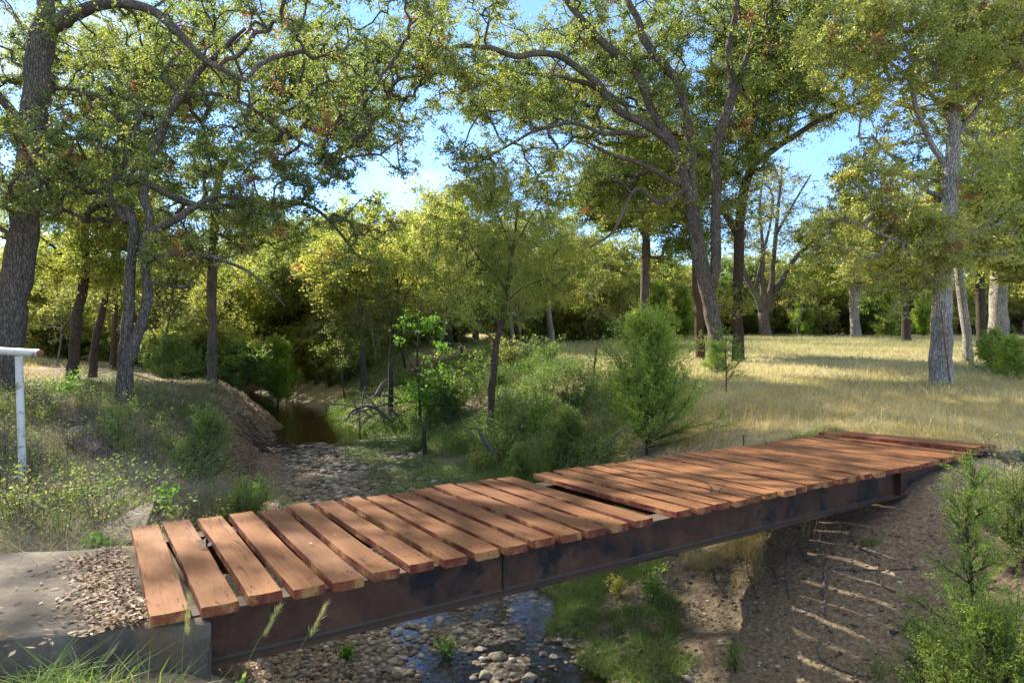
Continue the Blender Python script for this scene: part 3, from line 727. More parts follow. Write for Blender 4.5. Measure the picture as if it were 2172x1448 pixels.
# T2 twin-stemmed elm
tree_px('elm_tree', 16.7, [(257, 885, 38), (262, 830, 34), (265, 760, 31), (270, 700, 26), (275, 640, 24), (275, 590, 23), (281, 540, 20), (284, 480, 20), (270, 440, 17)],
 [[(268, 775, 30), (288, 725, 24), (300, 690, 22), (313, 640, 22), (312, 600, 20), (306, 560, 20), (304, 520, 20), (312, 498, 18), (345, 480, 15), (380, 462, 14), (412, 440, 12, .2), (470, 415, 9, .4), (560, 430, 7, .8)],
  [(306, 520, 18), (318, 470, 18), (306, 420, 17), (306, 380, 17), (318, 340, 19), (335, 300, 18), (352, 255, 15), (385, 205, 14), (420, 158, 12), (465, 112, 9, -.4), (520, 60, 6, -.8)],
  [(272, 470, 15), (246, 440, 12), (232, 410, 11), (238, 390, 10), (262, 350, 9), (282, 300, 8), (300, 240, 6)],
  [(315, 556, 10), (345, 543, 9), (390, 538, 9), (440, 545, 8, -.2), (500, 562, 6, -.5), (560, 600, 4, -.8), (605, 650, 3, -1)],
  [(395, 205, 9), (450, 198, 8, .5), (520, 220, 7, 1), (600, 280, 5, 1.4), (690, 330, 4, 1.6)],
  [(300, 330, 6), (270, 390, 9), (300, 385, 13), (380, 425, 13, .6), (440, 440, 12, 1), (560, 437, 10, 1.5), (640, 432, 8, 2), (700, 470, 6, 2.5), (760, 545, 4, 3)],
  [(312, 600, 6), (350, 605, 5), (385, 610, 5), (410, 590, 4)]],
 [(450, 120, 300, 130, 1.3, 560, 3.4), (760, 160, 180, 140, 1.3, 300, 3.4), (260, 300, 220, 130, 2.2, 330, 1.6), (480, 250, 230, 150, 2.4, 440, 1.3), (680, 250, 190, 150, 2.4, 330, 1.0), (820, 260, 110, 120, 1.8, 150, 1.0), (820, 130, 110, 110, 1.8, 120, 1.0), (330, 430, 200, 80, 1.8, 190, 1.4), (600, 440, 200, 60, 1.8, 170, 1.0), (790, 480, 70, 70, 1.3, 60, 1.8),
  (420, 540, 130, 50, 1.2, 60, -.3), (150, 420, 110, 90, 1.4, 110, 1.8), (770, 370, 90, 70, 1.5, 80, 1.6), (890, 80, 90, 90, 1.8, 70, 1.0), (860, 320, 70, 60, 1.5, 40, 1.4), (660, 340, 80, 60, 1.5, 50, 1.4), (740, 560, 90, 60, 1.2, 40, 2.2)],
 LEAF_GREEN, BARK, 'twin stemmed grey tree on the left bank with one long arching side branch', seed=2, rust=.045, per=165, leaf=(.068, .045), tone=-.05)

# T12 big centre-right tree
tree_px('elm_tree', 22.5, [(1524, 796, 34), (1518, 720, 32), (1510, 660, 32), (1497, 600, 32), (1486, 545, 33), (1476, 490, 32), (1470, 450, 30)],
 [[(1470, 455, 26), (1458, 400, 24), (1440, 335, 22), (1415, 285, 20), (1382, 235, 18), (1362, 180, 17), (1340, 145, 16), (1290, 100, 15), (1245, 55, 13), (1205, 5, 11), (1180, -60, 8)],
  [(1425, 305, 15), (1370, 265, 14), (1310, 235, 13), (1275, 185, 13), (1240, 155, 12), (1190, 122, 11, -.5), (1140, 113, 11, -1), (1095, 120, 11, -1.3), (1045, 104, 10, -1.6), (985, 98, 8, -2), (930, 100, 6, -2.4), (890, 60, 4, -2.8)],
  [(1474, 450, 20), (1470, 380, 18), (1466, 320, 17), (1455, 240, 16), (1438, 175, 16), (1400, 130, 15), (1368, 90, 14), (1352, 40, 13), (1328, -10, 11), (1310, -80, 8)],
  [(1512, 610, 24), (1520, 540, 23), (1518, 470, 22), (1520, 400, 20), (1516, 330, 18), (1535, 260, 16), (1552, 190, 14), (1545, 110, 12), (1560, 30, 10), (1570, -60, 8)],
  [(1540, 250, 11), (1570, 170, 10), (1590, 100, 9), (1600, 30, 7)],
  [(1440, 395, 10), (1400, 368, 9), (1350, 345, 8), (1300, 330, 7, -.5), (1240, 300, 5, -1)],
  [(1370, 290, 10), (1330, 283, 10), (1280, 282, 8, -.4), (1210, 262, 7, -.8), (1130, 280, 6, -1.2), (1060, 320, 4, -1.6)],
  [(1330, 225, 11), (1240, 175, 9, .5), (1160, 160, 7, .8), (1080, 160, 6, 1), (1000, 190, 4, 1)],
  [(1460, 400, 8), (1400, 430, 8, -1), (1350, 400, 6, -1.4), (1300, 490, 5, -1.8), (1250, 525, 4, -2)]],
 [(1250, 120, 300, 130, 3.0, 560, 1.5), (1130, 250, 210, 120, 2.6, 300, .3), (1330, 300, 190, 130, 2.6, 260, 1.5), (1480, 180, 210, 170, 3.2, 420, 1.6), (1150, 380, 160, 70, 2.4, 150, -1), (1000, 70, 130, 80, 2.4, 150, -1.5), (970, 190, 80, 90, 2, 70, -1.5), (1010, 310, 80, 70, 2, 60, -1.4), (1350, 420, 130, 60, 2, 100, .8),
  (1050, 200, 110, 80, 2, 90, -1), (1560, 60, 200, 110, 3, 240), (1350, -120, 420, 130, 4, 260), (1500, 380, 110, 90, 2, 80, .5)],
 LEAF_GREEN, BARK, 'large spreading grey trunked tree in the middle with long dark limbs reaching left', seed=3, rust=.012, per=170, leaf=(.085, .055), spread=.7, tone=.06)

# T13
tree_px('elm_tree', 28.5, [(1565, 768, 25), (1566, 700, 22), (1566, 620, 22), (1568, 540, 21), (1570, 470, 21), (1580, 400, 20), (1596, 350, 18)],
 [[(1598, 345, 15), (1592, 310, 14), (1582, 270, 11), (1560, 200, 9), (1550, 120, 7)],
  [(1598, 350, 14), (1640, 318, 12), (1690, 285, 11), (1740, 255, 9), (1790, 235, 7), (1850, 205, 5)],
  [(1565, 500, 12), (1545, 465, 11), (1525, 440, 8), (1500, 380, 5)],
  [(1600, 345, 10), (1622, 260, 9, .5), (1630, 170, 8, .8), (1650, 80, 6, 1)]],
 [(1640, 180, 150, 120, 3, 340), (1700, 80, 190, 110, 3.5, 330), (1770, 210, 110, 60, 2.4, 90), (1570, 330, 70, 60, 2, 60), (1560, 470, 60, 60, 1.8, 50), (1600, -60, 260, 100, 4, 140), (1580, 620, 40, 50, 1.2, 18)],
 LEAF_GREEN, BARK_D, 'dark straight tree right of the central tree, forking to one rising side limb', seed=4, per=150, leaf=(.10, .065), spread=.8, tone=.10)
# T14
tree_px('elm_tree', 29.5, [(1486, 762, 20), (1484, 690, 18), (1480, 600, 17), (1476, 520, 15), (1470, 430, 12)], [[(1476, 500, 9), (1440, 440, 7), (1400, 400, 5)]],
 [(1440, 440, 90, 70, 2.5, 110), (1490, 340, 90, 70, 2.5, 80), (1330, 150, 280, 160, 3, 420), (1120, 180, 160, 130, 3, 150), (1200, 20, 220, 80, 3, 150)], LEAF_GREEN, BARK_R, 'narrow brown trunk close behind the central tree', seed=5, per=130, leaf=(.10, .065), spread=.8)
# T11
tree_px('elm_tree', 34, [(1368, 720, 22), (1368, 640, 20), (1370, 560, 20), (1372, 500, 18), (1365, 440, 14)], [[(1370, 500, 11), (1340, 450, 9), (1300, 410, 7)], [(1372, 500, 11), (1410, 440, 9), (1440, 400, 7)]],
 [(1370, 400, 150, 95, 4, 330), (1280, 440, 80, 45, 3, 80), (1450, 520, 60, 60, 2.5, 50)], LEAF_DARK, BARK, 'tree with one clean straight trunk rising behind the young cedar', seed=6, per=150, leaf=(.13, .08), spread=.9, tone=.15)
# T18 pale trunk on the right
tree_px('elm_tree', 17.8, [(1999, 824, 44), (1998, 760, 41), (1998, 700, 39), (2000, 640, 38), (2004, 560, 35), (2010, 460, 32), (2016, 370, 30), (2021, 280, 28), (2024, 200, 25), (2030, 100, 21), (2038, 0, 17), (2040, -120, 12)],
 [[(2012, 360, 12), (1975, 300, 10), (1940, 220, 9, -.4), (1935, 150, 8, -.6), (1960, 70, 6, -.8)],
  [(2010, 420, 9), (1960, 400, 8, .5), (1900, 340, 7, .8), (1850, 290, 5, 1)],
  [(2018, 300, 12), (2060, 250, 10), (2110, 180, 8, -.5), (2180, 120, 6, -1)],
  [(2003, 560, 8), (1950, 530, 6, -.5), (1880, 500, 5, -1), (1810, 470, 4, -1)],
  [(2005, 520, 7), (2060, 500, 6, .4), (2130, 470, 4, .6)],
  [(2022, 250, 9), (1960, 190, 8, .5), (1880, 130, 6, 1), (1800, 80, 4, 1)]],
 [(1880, 130, 200, 150, 2.6, 460), (1990, 330, 170, 140, 2.2, 420, .5), (1860, 440, 130, 120, 2, 260, -.4), (1780, 520, 90, 70, 1.6, 70), (2080, 130, 150, 150, 2.4, 280), (1930, 560, 120, 70, 1.6, 170), (2080, 480, 110, 120, 1.8, 210), (1990, 640, 60, 50, .9, 34), (1900, 620, 80, 60, 1.2, 60), (1960, 480, 90, 90, 1.6, 90, -.6),
  (2000, -110, 260, 130, 3, 150), (1790, 340, 80, 60, 1.6, 45)],
 LEAF_PALE, BARK_P, 'pale straight trunk with a rusty rod leaning on it, leafy all the way up', seed=7, rust=.015, per=165, leaf=(.07, .048), spread=.5)
# T19..21 right cluster
tree_px('elm_tree', 30, [(2120, 768, 42), (2118, 700, 37), (2120, 620, 35), (2124, 540, 34), (2128, 460, 32), (2136, 400, 30)],
 [[(2136, 400, 24), (2150, 320, 22), (2158, 220, 20), (2170, 100, 16), (2180, -20, 12)], [(2130, 430, 20), (2112, 370, 18), (2106, 290, 16), (2110, 180, 13), (2100, 60, 10)]],
 [(2120, 150, 160, 150, 4, 330), (2150, 400, 120, 90, 3, 120), (2080, 330, 100, 90, 3, 110), (2120, -80, 200, 100, 4, 90)], LEAF_GREEN, BARK_P, 'thick pale forked trunk in the clump at the right edge', seed=8, per=140, leaf=(.10, .066), spread=.8, tone=.1)
tree_px('elm_tree', 28, [(2056, 770, 19), (2050, 700, 18), (2040, 620, 16), (2030, 540, 12)], [], [(2040, 480, 90, 90, 2.5, 120)], LEAF_PALE, BARK_P, 'slim mottled trunk leaning left in the clump at the right edge', seed=9, per=130, leaf=(.10, .066), spread=.7)
tree_px('elm_tree', 29, [(2088, 766, 20), (2082, 690, 19), (2080, 600, 18), (2078, 500, 14)], [], [(2080, 440, 90, 80, 2.5, 110), (2060, 560, 60, 40, 2, 30)], LEAF_GREEN, BARK_D, 'dark trunk between the two pale ones in the clump at the right edge', seed=10, per=130, leaf=(.10, .066), spread=.7)
# T17
tree_px('elm_tree', 47, [(1924, 730, 15), (1922, 680, 14), (1918, 620, 13), (1915, 540, 10)], [[(1918, 600, 7), (1880, 590, 6), (1820, 600, 4)]], [(1900, 480, 110, 90, 5, 190), (1850, 560, 70, 40, 3, 50)], LEAF_FAR, BARK_D, 'dark slim trunk standing in shade at the far side of the meadow', seed=11, per=130, leaf=(.17, .11), spread=1.2)
# T16 stub
tree_px('elm_tree', 58, [(1817, 716, 17), (1814, 680, 16), (1812, 640, 17), (1808, 600, 10), (1806, 572, 7)], [[(1814, 650, 10), (1822, 610, 10), (1826, 560, 7), (1850, 520, 5)]], [(1810, 500, 110, 80, 5, 150), (1760, 570, 70, 50, 4, 50)], LEAF_YEL, BARK_P, 'pale double trunk with a broken snag at the far meadow edge', seed=12, per=120, leaf=(.2, .13), spread=1.3)
# T15 vase-shaped thin tree
tree_px('elm_tree', 60, [(1625, 716, 24), (1622, 680, 22), (1618, 655, 20)],
 [[(1618, 662, 14), (1600, 620, 11), (1575, 570, 9), (1560, 520, 6), (1550, 450, 4)], [(1622, 660, 12), (1616, 600, 9), (1618, 540, 7), (1612, 440, 5), (1620, 360, 3)],
  [(1626, 665, 14), (1636, 610, 11), (1640, 550, 9), (1650, 450, 6), (1660, 350, 4)], [(1632, 660, 13), (1655, 600, 11), (1685, 550, 9), (1730, 510, 7), (1790, 475, 4)],
  [(1645, 500, 6), (1690, 420, 4), (1720, 370, 3)], [(1655, 400, 4), (1640, 350, 3), (1600, 340, 2)], [(1600, 620, 6), (1640, 420, 4), (1580, 380, 2)]],
 [(1640, 500, 120, 90, 6, 120), (1650, 400, 110, 90, 6, 110), (1740, 500, 70, 50, 4, 40)], LEAF_YEL, BARK, 'vase shaped tree with many spreading limbs and a thin bare topped crown', seed=13, per=30, leaf=(.18, .11), spread=1.5, twigs=9, min_r=.016)
# left background trees
tree_px('elm_tree', 25, [(155, 778, 24), (160, 720, 22), (165, 660, 20), (178, 600, 17), (182, 540, 13), (180, 470, 11), (190, 400, 9), (205, 330, 7)], [[(178, 590, 9), (150, 560, 7), (110, 520, 5)], [(186, 440, 7), (220, 400, 6), (240, 360, 4)]],
 [(220, 200, 230, 170, 3, 330), (190, 430, 130, 110, 3, 170), (150, 560, 100, 50, 2, 50), (230, 320, 120, 90, 3, 130)], LEAF_YEL, BARK_D, 'crooked ivy footed tree at the edge of the sunlit clearing, left', seed=14, per=120, leaf=(.10, .06), spread=.8, tone=-.1)
tree_px('elm_tree', 27, [(198, 778, 14), (202, 730, 13), (212, 680, 12), (225, 630, 10), (238, 570, 8), (242, 500, 7)], [], [(240, 450, 90, 90, 3, 90), (250, 580, 50, 50, 2, 24)], LEAF_YEL, BARK_D, 'slender right leaning trunk beside the crooked one', seed=15, per=110, leaf=(.11, .07), spread=.8)
tree_px('elm_tree', 32, [(240, 762, 11), (243, 700, 10), (244, 600, 9), (248, 500, 7)], [], [(260, 440, 110, 110, 3, 120)], LEAF_YEL, BARK_R, 'thin straight brown trunk behind the twin stemmed tree', seed=16, per=110, leaf=(.13, .08), spread=.9)
tree_px('elm_tree', 29, [(450, 782, 20), (451, 700, 18), (450, 620, 17), (453, 540, 16), (456, 470, 14), (462, 400, 12), (470, 340, 10)], [[(462, 380, 8), (490, 330, 8), (535, 280, 7), (560, 250, 5)], [(468, 350, 7), (445, 310, 6), (430, 260, 5)]],
 [(460, 420, 130, 90, 3.5, 190), (500, 300, 160, 110, 3.5, 220), (560, 140, 260, 150, 3.5, 460), (760, 200, 130, 130, 3, 190), (290, 110, 220, 140, 3.5, 240), (880, 70, 100, 90, 3, 90), (560, 480, 110, 70, 3, 110), (380, 520, 90, 60, 3, 70)], LEAF_GREEN, BARK, 'tall straight trunk with a grey vine stem beside it at the creek bend', seed=17, per=130, leaf=(.11, .07), spread=.85, rust=.05)
tree_px('elm_tree', 42, [(676, 770, 13), (674, 720, 12), (671, 660, 11), (668, 590, 8)], [], [(660, 540, 110, 80, 4, 170), (600, 600, 70, 50, 3, 50)], LEAF_GREEN, BARK, 'upright trunk on the dark bank beyond the pool', seed=18, per=120, leaf=(.16, .10), spread=1.1, tone=.1)
tree_px('elm_tree', 36, [(773, 806, 14), (769, 760, 11), (766, 710, 10), (765, 650, 9), (768, 590, 7)], [[(766, 715, 6), (752, 690, 5), (738, 682, 4), (715, 708, 3)]], [(760, 560, 120, 90, 3.5, 190), (700, 620, 60, 40, 2, 25)], LEAF_YEL, BARK, 'slim tree with a short crooked side limb on the sandy bank past the pool', seed=19, per=120, leaf=(.14, .09), spread=1.0, rust=.04)
tree_px('elm_tree', 46, [(1170, 748, 13), (1168, 700, 12), (1162, 650, 10), (1160, 590, 7)], [], [(1160, 540, 100, 100, 4, 160)], LEAF_YEL, BARK_P, 'pale trunk with yellowing vine at the meadow edge left of the fence post', seed=20, per=120, leaf=(.16, .10), spread=1.1)
tree_px('elm_tree', 56, [(1216, 732, 9), (1218, 690, 8), (1216, 640, 7)], [], [(1215, 570, 90, 80, 4, 130)], LEAF_FAR, BARK_D, 'thin dark trunk in front of the wood, just left of the fence post', seed=21, per=110, leaf=(.2, .13), spread=1.3)
tree_px('elm_tree', 58, [(1313, 720, 8), (1312, 670, 8), (1310, 620, 6)], [], [(1310, 560, 90, 80, 4, 130)], LEAF_FAR, BARK, 'thin trunk in the wood to the right of the fence post', seed=22, per=110, leaf=(.2, .13), spread=1.3)
# willow
tree_px('willow_tree', 21, [(1038, 905, 15), (1042, 850, 13), (1046, 800, 12), (1052, 740, 12), (1062, 690, 11), (1070, 650, 10), (1078, 600, 9), (1084, 550, 7), (1092, 500, 5), (1098, 440, 3)],
 [[(1076, 620, 5), (1050, 580, 4), (1010, 540, 3), (985, 490, 2)], [(1086, 540, 4), (1070, 490, 3), (1050, 440, 2)], [(1074, 640, 3), (1110, 610, 2), (1160, 590, 2)], [(1052, 730, 4), (1020, 690, 3), (1000, 650, 2)], [(1088, 530, 4), (1120, 470, 3), (1150, 420, 2)]],
 [(1060, 470, 150, 110, 2.4, 90), (980, 560, 130, 100, 2, 60), (1160, 550, 120, 110, 2, 55), (1030, 395, 90, 60, 1.6, 36), (1060, 640, 160, 70, 1.8, 26)], LEAF_WILLOW, BARK_R, 'slender willow with feathery yellow green leaves rising from the creek bank', seed=23, per=150, leaf=(.10, .016), spread=.55, droop=.55, min_r=.004, kscale=.006, thin=False, upbias=.2)
# broad leaved sapling
tree_px('sapling', 25, [(892, 905, 6), (890, 840, 5), (884, 780, 5), (888, 720, 4), (892, 650, 3)], [[(888, 790, 3), (910, 740, 2), (925, 700, 2)], [(888, 800, 3), (865, 760, 2), (850, 730, 2)]],
 [(885, 730, 58, 85, 1.0, 130), (900, 820, 62, 55, 1, 80)], LEAF_BRIGHT, BARK_R, 'young broad leaved sapling in fresh green left of the willow', cat='sapling', seed=24, per=80, leaf=(.10, .08), spread=.5, thin=False, tone=-.1, kscale=.005, min_r=.004)

# ------------------------------------------------------------------ woodland behind
def generic(name, seed, hgt, wid, n, leafmat, bark, label, group, per, leaf, spread, trunk_r=.2, low=.25, cat='tree'):
    r = np.random.default_rng(seed)
    b = np.zeros(3); lean = r.normal(size=2)*.5
    top = np.array([lean[0], lean[1], hgt*.8])
    main = (np.array([b, b+(top-b)*.3+[.2, 0, 0], b+(top-b)*.6, top]), np.array([trunk_r, trunk_r*.85, trunk_r*.6, trunk_r*.25]))
    L_ = [main]
    for k in range(5):
        a = r.uniform(0, 6.28); h0 = hgt*r.uniform(.25, .55); st = b+(top-b)*(h0/(hgt*.8))
        e = st+np.array([math.cos(a)*wid*.35, math.sin(a)*wid*.35, hgt*.28])
        L_.append((np.array([st, (st+e)/2+[0, 0, .3], e]), np.array([trunk_r*.5, trunk_r*.35, trunk_r*.15])))
    bl = [((lean[0]*.5, lean[1]*.5, hgt*(low+1)/2), (wid/2, wid/2, hgt*(1-low)/2), int(n*.6))]
    for k in range(4):
        a = r.uniform(0, 6.28); bl.append(((math.cos(a)*wid*.3, math.sin(a)*wid*.3, hgt*r.uniform(.45, .8)), (wid*.28, wid*.28, hgt*.16), n//10))
    return grow_tree(name, b, L_, bl, leafmat, bark, label, cat=cat, group=group, seed=seed, per=per, leaf=leaf, spread=spread, thin=False, min_r=.012, kscale=.018)
GB = 'trees of the wood behind the meadow and creek'
protos = [generic('woodland_tree', 41, 13, 9, 250, LEAF_FAR, BARK, 'olive green tree among the wood beyond the meadow and creek', GB, 95, (.24, .15), 1.3, .22, .22),
          generic('woodland_tree', 42, 11, 10, 250, LEAF_YEL, BARK_P, 'yellowing tree among the wood beyond the meadow and creek', GB, 95, (.24, .15), 1.3, .2, .16),
          generic('woodland_tree', 43, 12, 8, 210, LEAF_PALE, BARK_D, 'pale leaved tree among the wood beyond the meadow and creek', GB, 85, (.24, .15), 1.3, .18, .26),
          generic('woodland_tree', 44, 10, 8, 200, LEAF_DARK, BARK_D, 'dark green tree among the wood beyond the meadow and creek', GB, 95, (.24, .15), 1.2, .2, .12)]
bushp = [generic('bush', 51, 3.0, 4.6, 90, LEAF_DARK, BARK_D, 'dark rounded bush at the foot of the far wood', 'bushes at the foot of the far wood', 150, (.16, .11), .8, .05, .0, 'bush'),
         generic('bush', 52, 3.6, 4.2, 90, LEAF_FAR, BARK_D, 'olive rounded bush at the foot of the far wood', 'bushes at the foot of the far wood', 150, (.16, .11), .8, .05, .0, 'bush'),
         generic('bush', 53, 4.2, 5.0, 110, LEAF_YEL, BARK_D, 'sunlit yellow green bush at the back of the clearing or wood', 'sunlit bushes at the back', 150, (.15, .10), .8, .05, .0, 'bush')]
ZONES = [(-400, 60, 'behind the massive leaning tree'), (60, 180, 'behind the crooked tree'), (180, 320, 'behind the twin stemmed tree'), (320, 440, 'right of the twin stemmed tree'), (440, 560, 'behind the tall straight trunk'),
         (560, 680, 'beyond the creek bend'), (680, 790, 'beyond the pool'), (790, 920, 'behind the broad leaved sapling'), (920, 1040, 'just left of the willow'), (1040, 1150, 'behind the willow'), (1150, 1250, 'left of the fence post'), (1250, 1340, 'behind the fence post'),
         (1340, 1440, 'behind the young cedar'), (1440, 1540, 'behind the large central tree'), (1540, 1620, 'behind the dark forked tree'), (1620, 1720, 'behind the vase shaped tree'), (1720, 1860, 'behind the pale snag'), (1860, 1960, 'behind the shaded slim trunk'),
         (1960, 2060, 'behind the pale leafy trunk'), (2060, 3000, 'behind the clump at the right edge')]
cnt = {}
def zone_label(root, x, y):
    px = 1086+x/y*F; z = next((q[2] for q in ZONES if q[0] <= px < q[1]), 'behind the massive leaning tree'); b_ = root['label'].split(' among ')[0].split(' at the ')[0]
    if root.get('base_label') is None: root['base_label'] = b_
    dep = 'foremost' if y < 56 else ('nearer' if y < 68 else ('farther' if y < 82 else 'farthest'))
    return root['base_label'], dep, z
used = set()
def place(protos_, k, x, y, s, rz):
    z = H(x, y)-.1; root = protos_[k]
    if (id(protos_), k) not in used:
        used.add((id(protos_), k)); root.location = (x, y, z); root.rotation_euler = (0, 0, rz); root.scale = (s, s, s); o = root
    else: o = copy_thing(root, (x, y, z), rz, s)
    PL.append((o, x, y)); return o
rr = random.Random(5); PL = []
spots = []
def ok_spot(x, y, dmin):
    s_, _ = creek(np.array([x]), np.array([y]))
    if abs(s_[0]) < 3.0: return False
    return all((x-a)**2+(y-b)**2 > dmin*dmin for a, b in spots)
def row(n, pxa, pxb, ya, yb, smin, smax, dmin, wts):
    c = 0; tries = 0
    while c < n and tries < 800:
        tries += 1
        px = rr.uniform(pxa, pxb); y = rr.uniform(ya, yb); x = (px-1086)/F*y
        if not ok_spot(x, y, dmin): continue
        spots.append((x, y)); k = rr.choices(range(4), wts)[0]
        place(protos, k, x, y, rr.uniform(smin, smax), rr.uniform(0, 6.28)); c += 1
row(16, 1350, 2300, 64, 74, .62, .85, 5.0, (4, 2, 3, 2))
row(14, 1250, 2350, 76, 100, .7, 1.0, 6.5, (4, 1, 2, 3))
row(9, 860, 1350, 50, 62, .55, .75, 4.5, (4, 4, 3, 1))
row(12, 820, 1400, 64, 92, .7, .95, 6.0, (4, 2, 3, 2))
row(10, 520, 860, 46, 66, .6, .85, 4.5, (3, 4, 2, 2))
row(8, -60, 560, 56, 80, .6, .8, 6.5, (2, 5, 3, 0))
row(14, -200, 900, 78, 104, .7, .95, 6, (3, 3, 3, 1))
row(16, 800, 2300, 92, 115, .7, .95, 5.5, (4, 3, 3, 2))
def brow(n, pxa, pxb, ya, yb, smin, smax, wts, zok=2.2):
    c = 0; tr = 0
    while c < n and tr < 500:
        tr += 1
        px = rr.uniform(pxa, pxb); y = rr.uniform(ya, yb); x = (px-1086)/F*y
        s_, _ = creek(np.array([x]), np.array([y]))
        if abs(s_[0]) < zok: continue
        place(bushp, rr.choices(range(3), wts)[0], x, y, rr.uniform(smin, smax), rr.uniform(0, 6.28)); c += 1
brow(34, 1280, 2300, 62, 68, .7, 1.25, (4, 4, 1))
brow(14, 880, 1290, 48, 56, .6, 1.1, (2, 4, 3))
brow(12, 440, 560, 34, 44, .45, .8, (0, 2, 5), 2.6)
brow(10, 640, 800, 36, 46, .45, .8, (0, 3, 4), 2.6)
brow(16, 430, 720, 50, 62, 1.0, 1.5, (0, 2, 5))
brow(16, 560, 900, 40, 54, .5, .9, (2, 3, 3))
brow(18, 40, 520, 44, 54, .8, 1.25, (0, 1, 6))
brow(70, -100, 2300, 78, 100, 1.1, 1.8, (4, 3, 1))
brow(8, 300, 560, 32, 42, .45, .8, (2, 3, 2), 3.0)

# a few trees outside the frame whose crowns shade the left bank and close the canopy
OFFT = {0: 'olive', 1: 'yellowing', 2: 'pale', 3: 'dark'}
def offtree(x, y, s, rz, k): return copy_thing(protos[k], (x, y, H(x, y)-.1), rz, s, OFFT[k]+' tree growing just outside the '+('left' if x < 0 else 'right')+' edge of the view')
for q in ((-21, 12, .85, 1.0, 1), (18, 22, .75, .3, 2), (25, 30, .9, 3.0, 0), (-17, 3, .7, 4.0, 3), (-17.5, 15.5, .8, 5.0, 2), (-15, 9, .62, 1.7, 2)): offtree(*q)

for (px, y_, s_, k_) in ((505, 39, .62, 2), (590, 48, .8, 2), (660, 52, .85, 1), (735, 50, .9, 2), (820, 48, .95, 1), (890, 52, 1.0, 2), (960, 56, 1.05, 1), (950, 40, .72, 2), (1010, 46, .85, 0), (1090, 42, .7, 1), (420, 42, .75, 1), (330, 38, .6, 0), (30, 40, .8, 1), (110, 46, .8, 1)):
    x_ = (px-1086)/F*y_; s1, _ = creek(np.array([x_]), np.array([y_]))
    if abs(s1[0]) < 2.2: x_ += 2.5*np.sign(s1[0])
    place(protos, k_, x_, y_, s_, rr.uniform(0, 6.28))
slim = [generic('slim_tree', 61, 7.5, 3.8, 60, LEAF_GREEN, BARK, 'slim young green tree', 'slim young trees along the creek', 80, (.11, .07), .8, .075, .3),
        generic('slim_tree', 62, 6.5, 3.4, 50, LEAF_YEL, BARK_P, 'slim young yellowing tree', 'slim young trees along the creek', 80, (.11, .07), .8, .06, .25),
        generic('slim_tree', 63, 8.5, 3.4, 60, LEAF_PALE, BARK_D, 'slim pale leaved tree', 'slim young trees along the creek', 80, (.12, .07), .8, .08, .35)]
for (px, y_, s_, k_) in ((345, 30, .8, 0), (395, 34, .8, 1), (560, 33, .7, 2), (530, 40, .9, 0), (620, 42, .9, 1), (700, 40, .9, 2), (725, 44, 1.0, 1), (830, 34, .8, 0), (800, 40, .9, 1), (860, 38, .9, 2), (930, 34, .8, 1), (985, 33, .75, 2), (960, 42, 1.0, 0), (1110, 36, .75, 1), (1060, 40, .9, 2), (1235, 50, 1.0, 1),
                         (300, 40, .9, 2), (120, 34, .8, 1), (640, 35, .7, 0), (1280, 54, 1.0, 0), (1420, 56, 1.0, 2), (1690, 58, .9, 1)):
    x_ = (px-1086)/F*y_; s1, _ = creek(np.array([x_]), np.array([y_]))
    if abs(s1[0]) < 2.0: x_ += 2.2*(np.sign(s1[0]) or 1)
    place(slim, k_, x_, y_, s_, rr.uniform(0, 6.28))
rw = np.random.default_rng(99); g = Geo(); n = 90000
x = rw.uniform(-150, 165, n); y = rw.uniform(122, 142, n); z = terrain(x, y)[0]; hh = 5.5+5*fbm(x*.06, y*.06, 2., 3); q = rw.uniform(0, 1, n)**.8
leaves(g, np.stack([x, y, z+hh*q], -1), rand_dirs(n, rw, .6), rw, 1.3, .9, np.clip(.15+.8*fbm(x*.12, y*.12, z+q*2, 3)-.1+rw.normal(size=n)*.1, 0, 1), .8)
tag(g.build('distant_wood', LEAF_FAR), 'solid mass of distant woodland closing the view behind every tree', 'woodland', kind='stuff')
for o, x, y in PL:
    b_, dep, zz_ = zone_label(o, x, y); wd = b_.split(' '); o['label'] = (dep+' '+b_+' '+zz_)
for o, x, y in PL:
    if 'base_label' in o: del o['base_label']
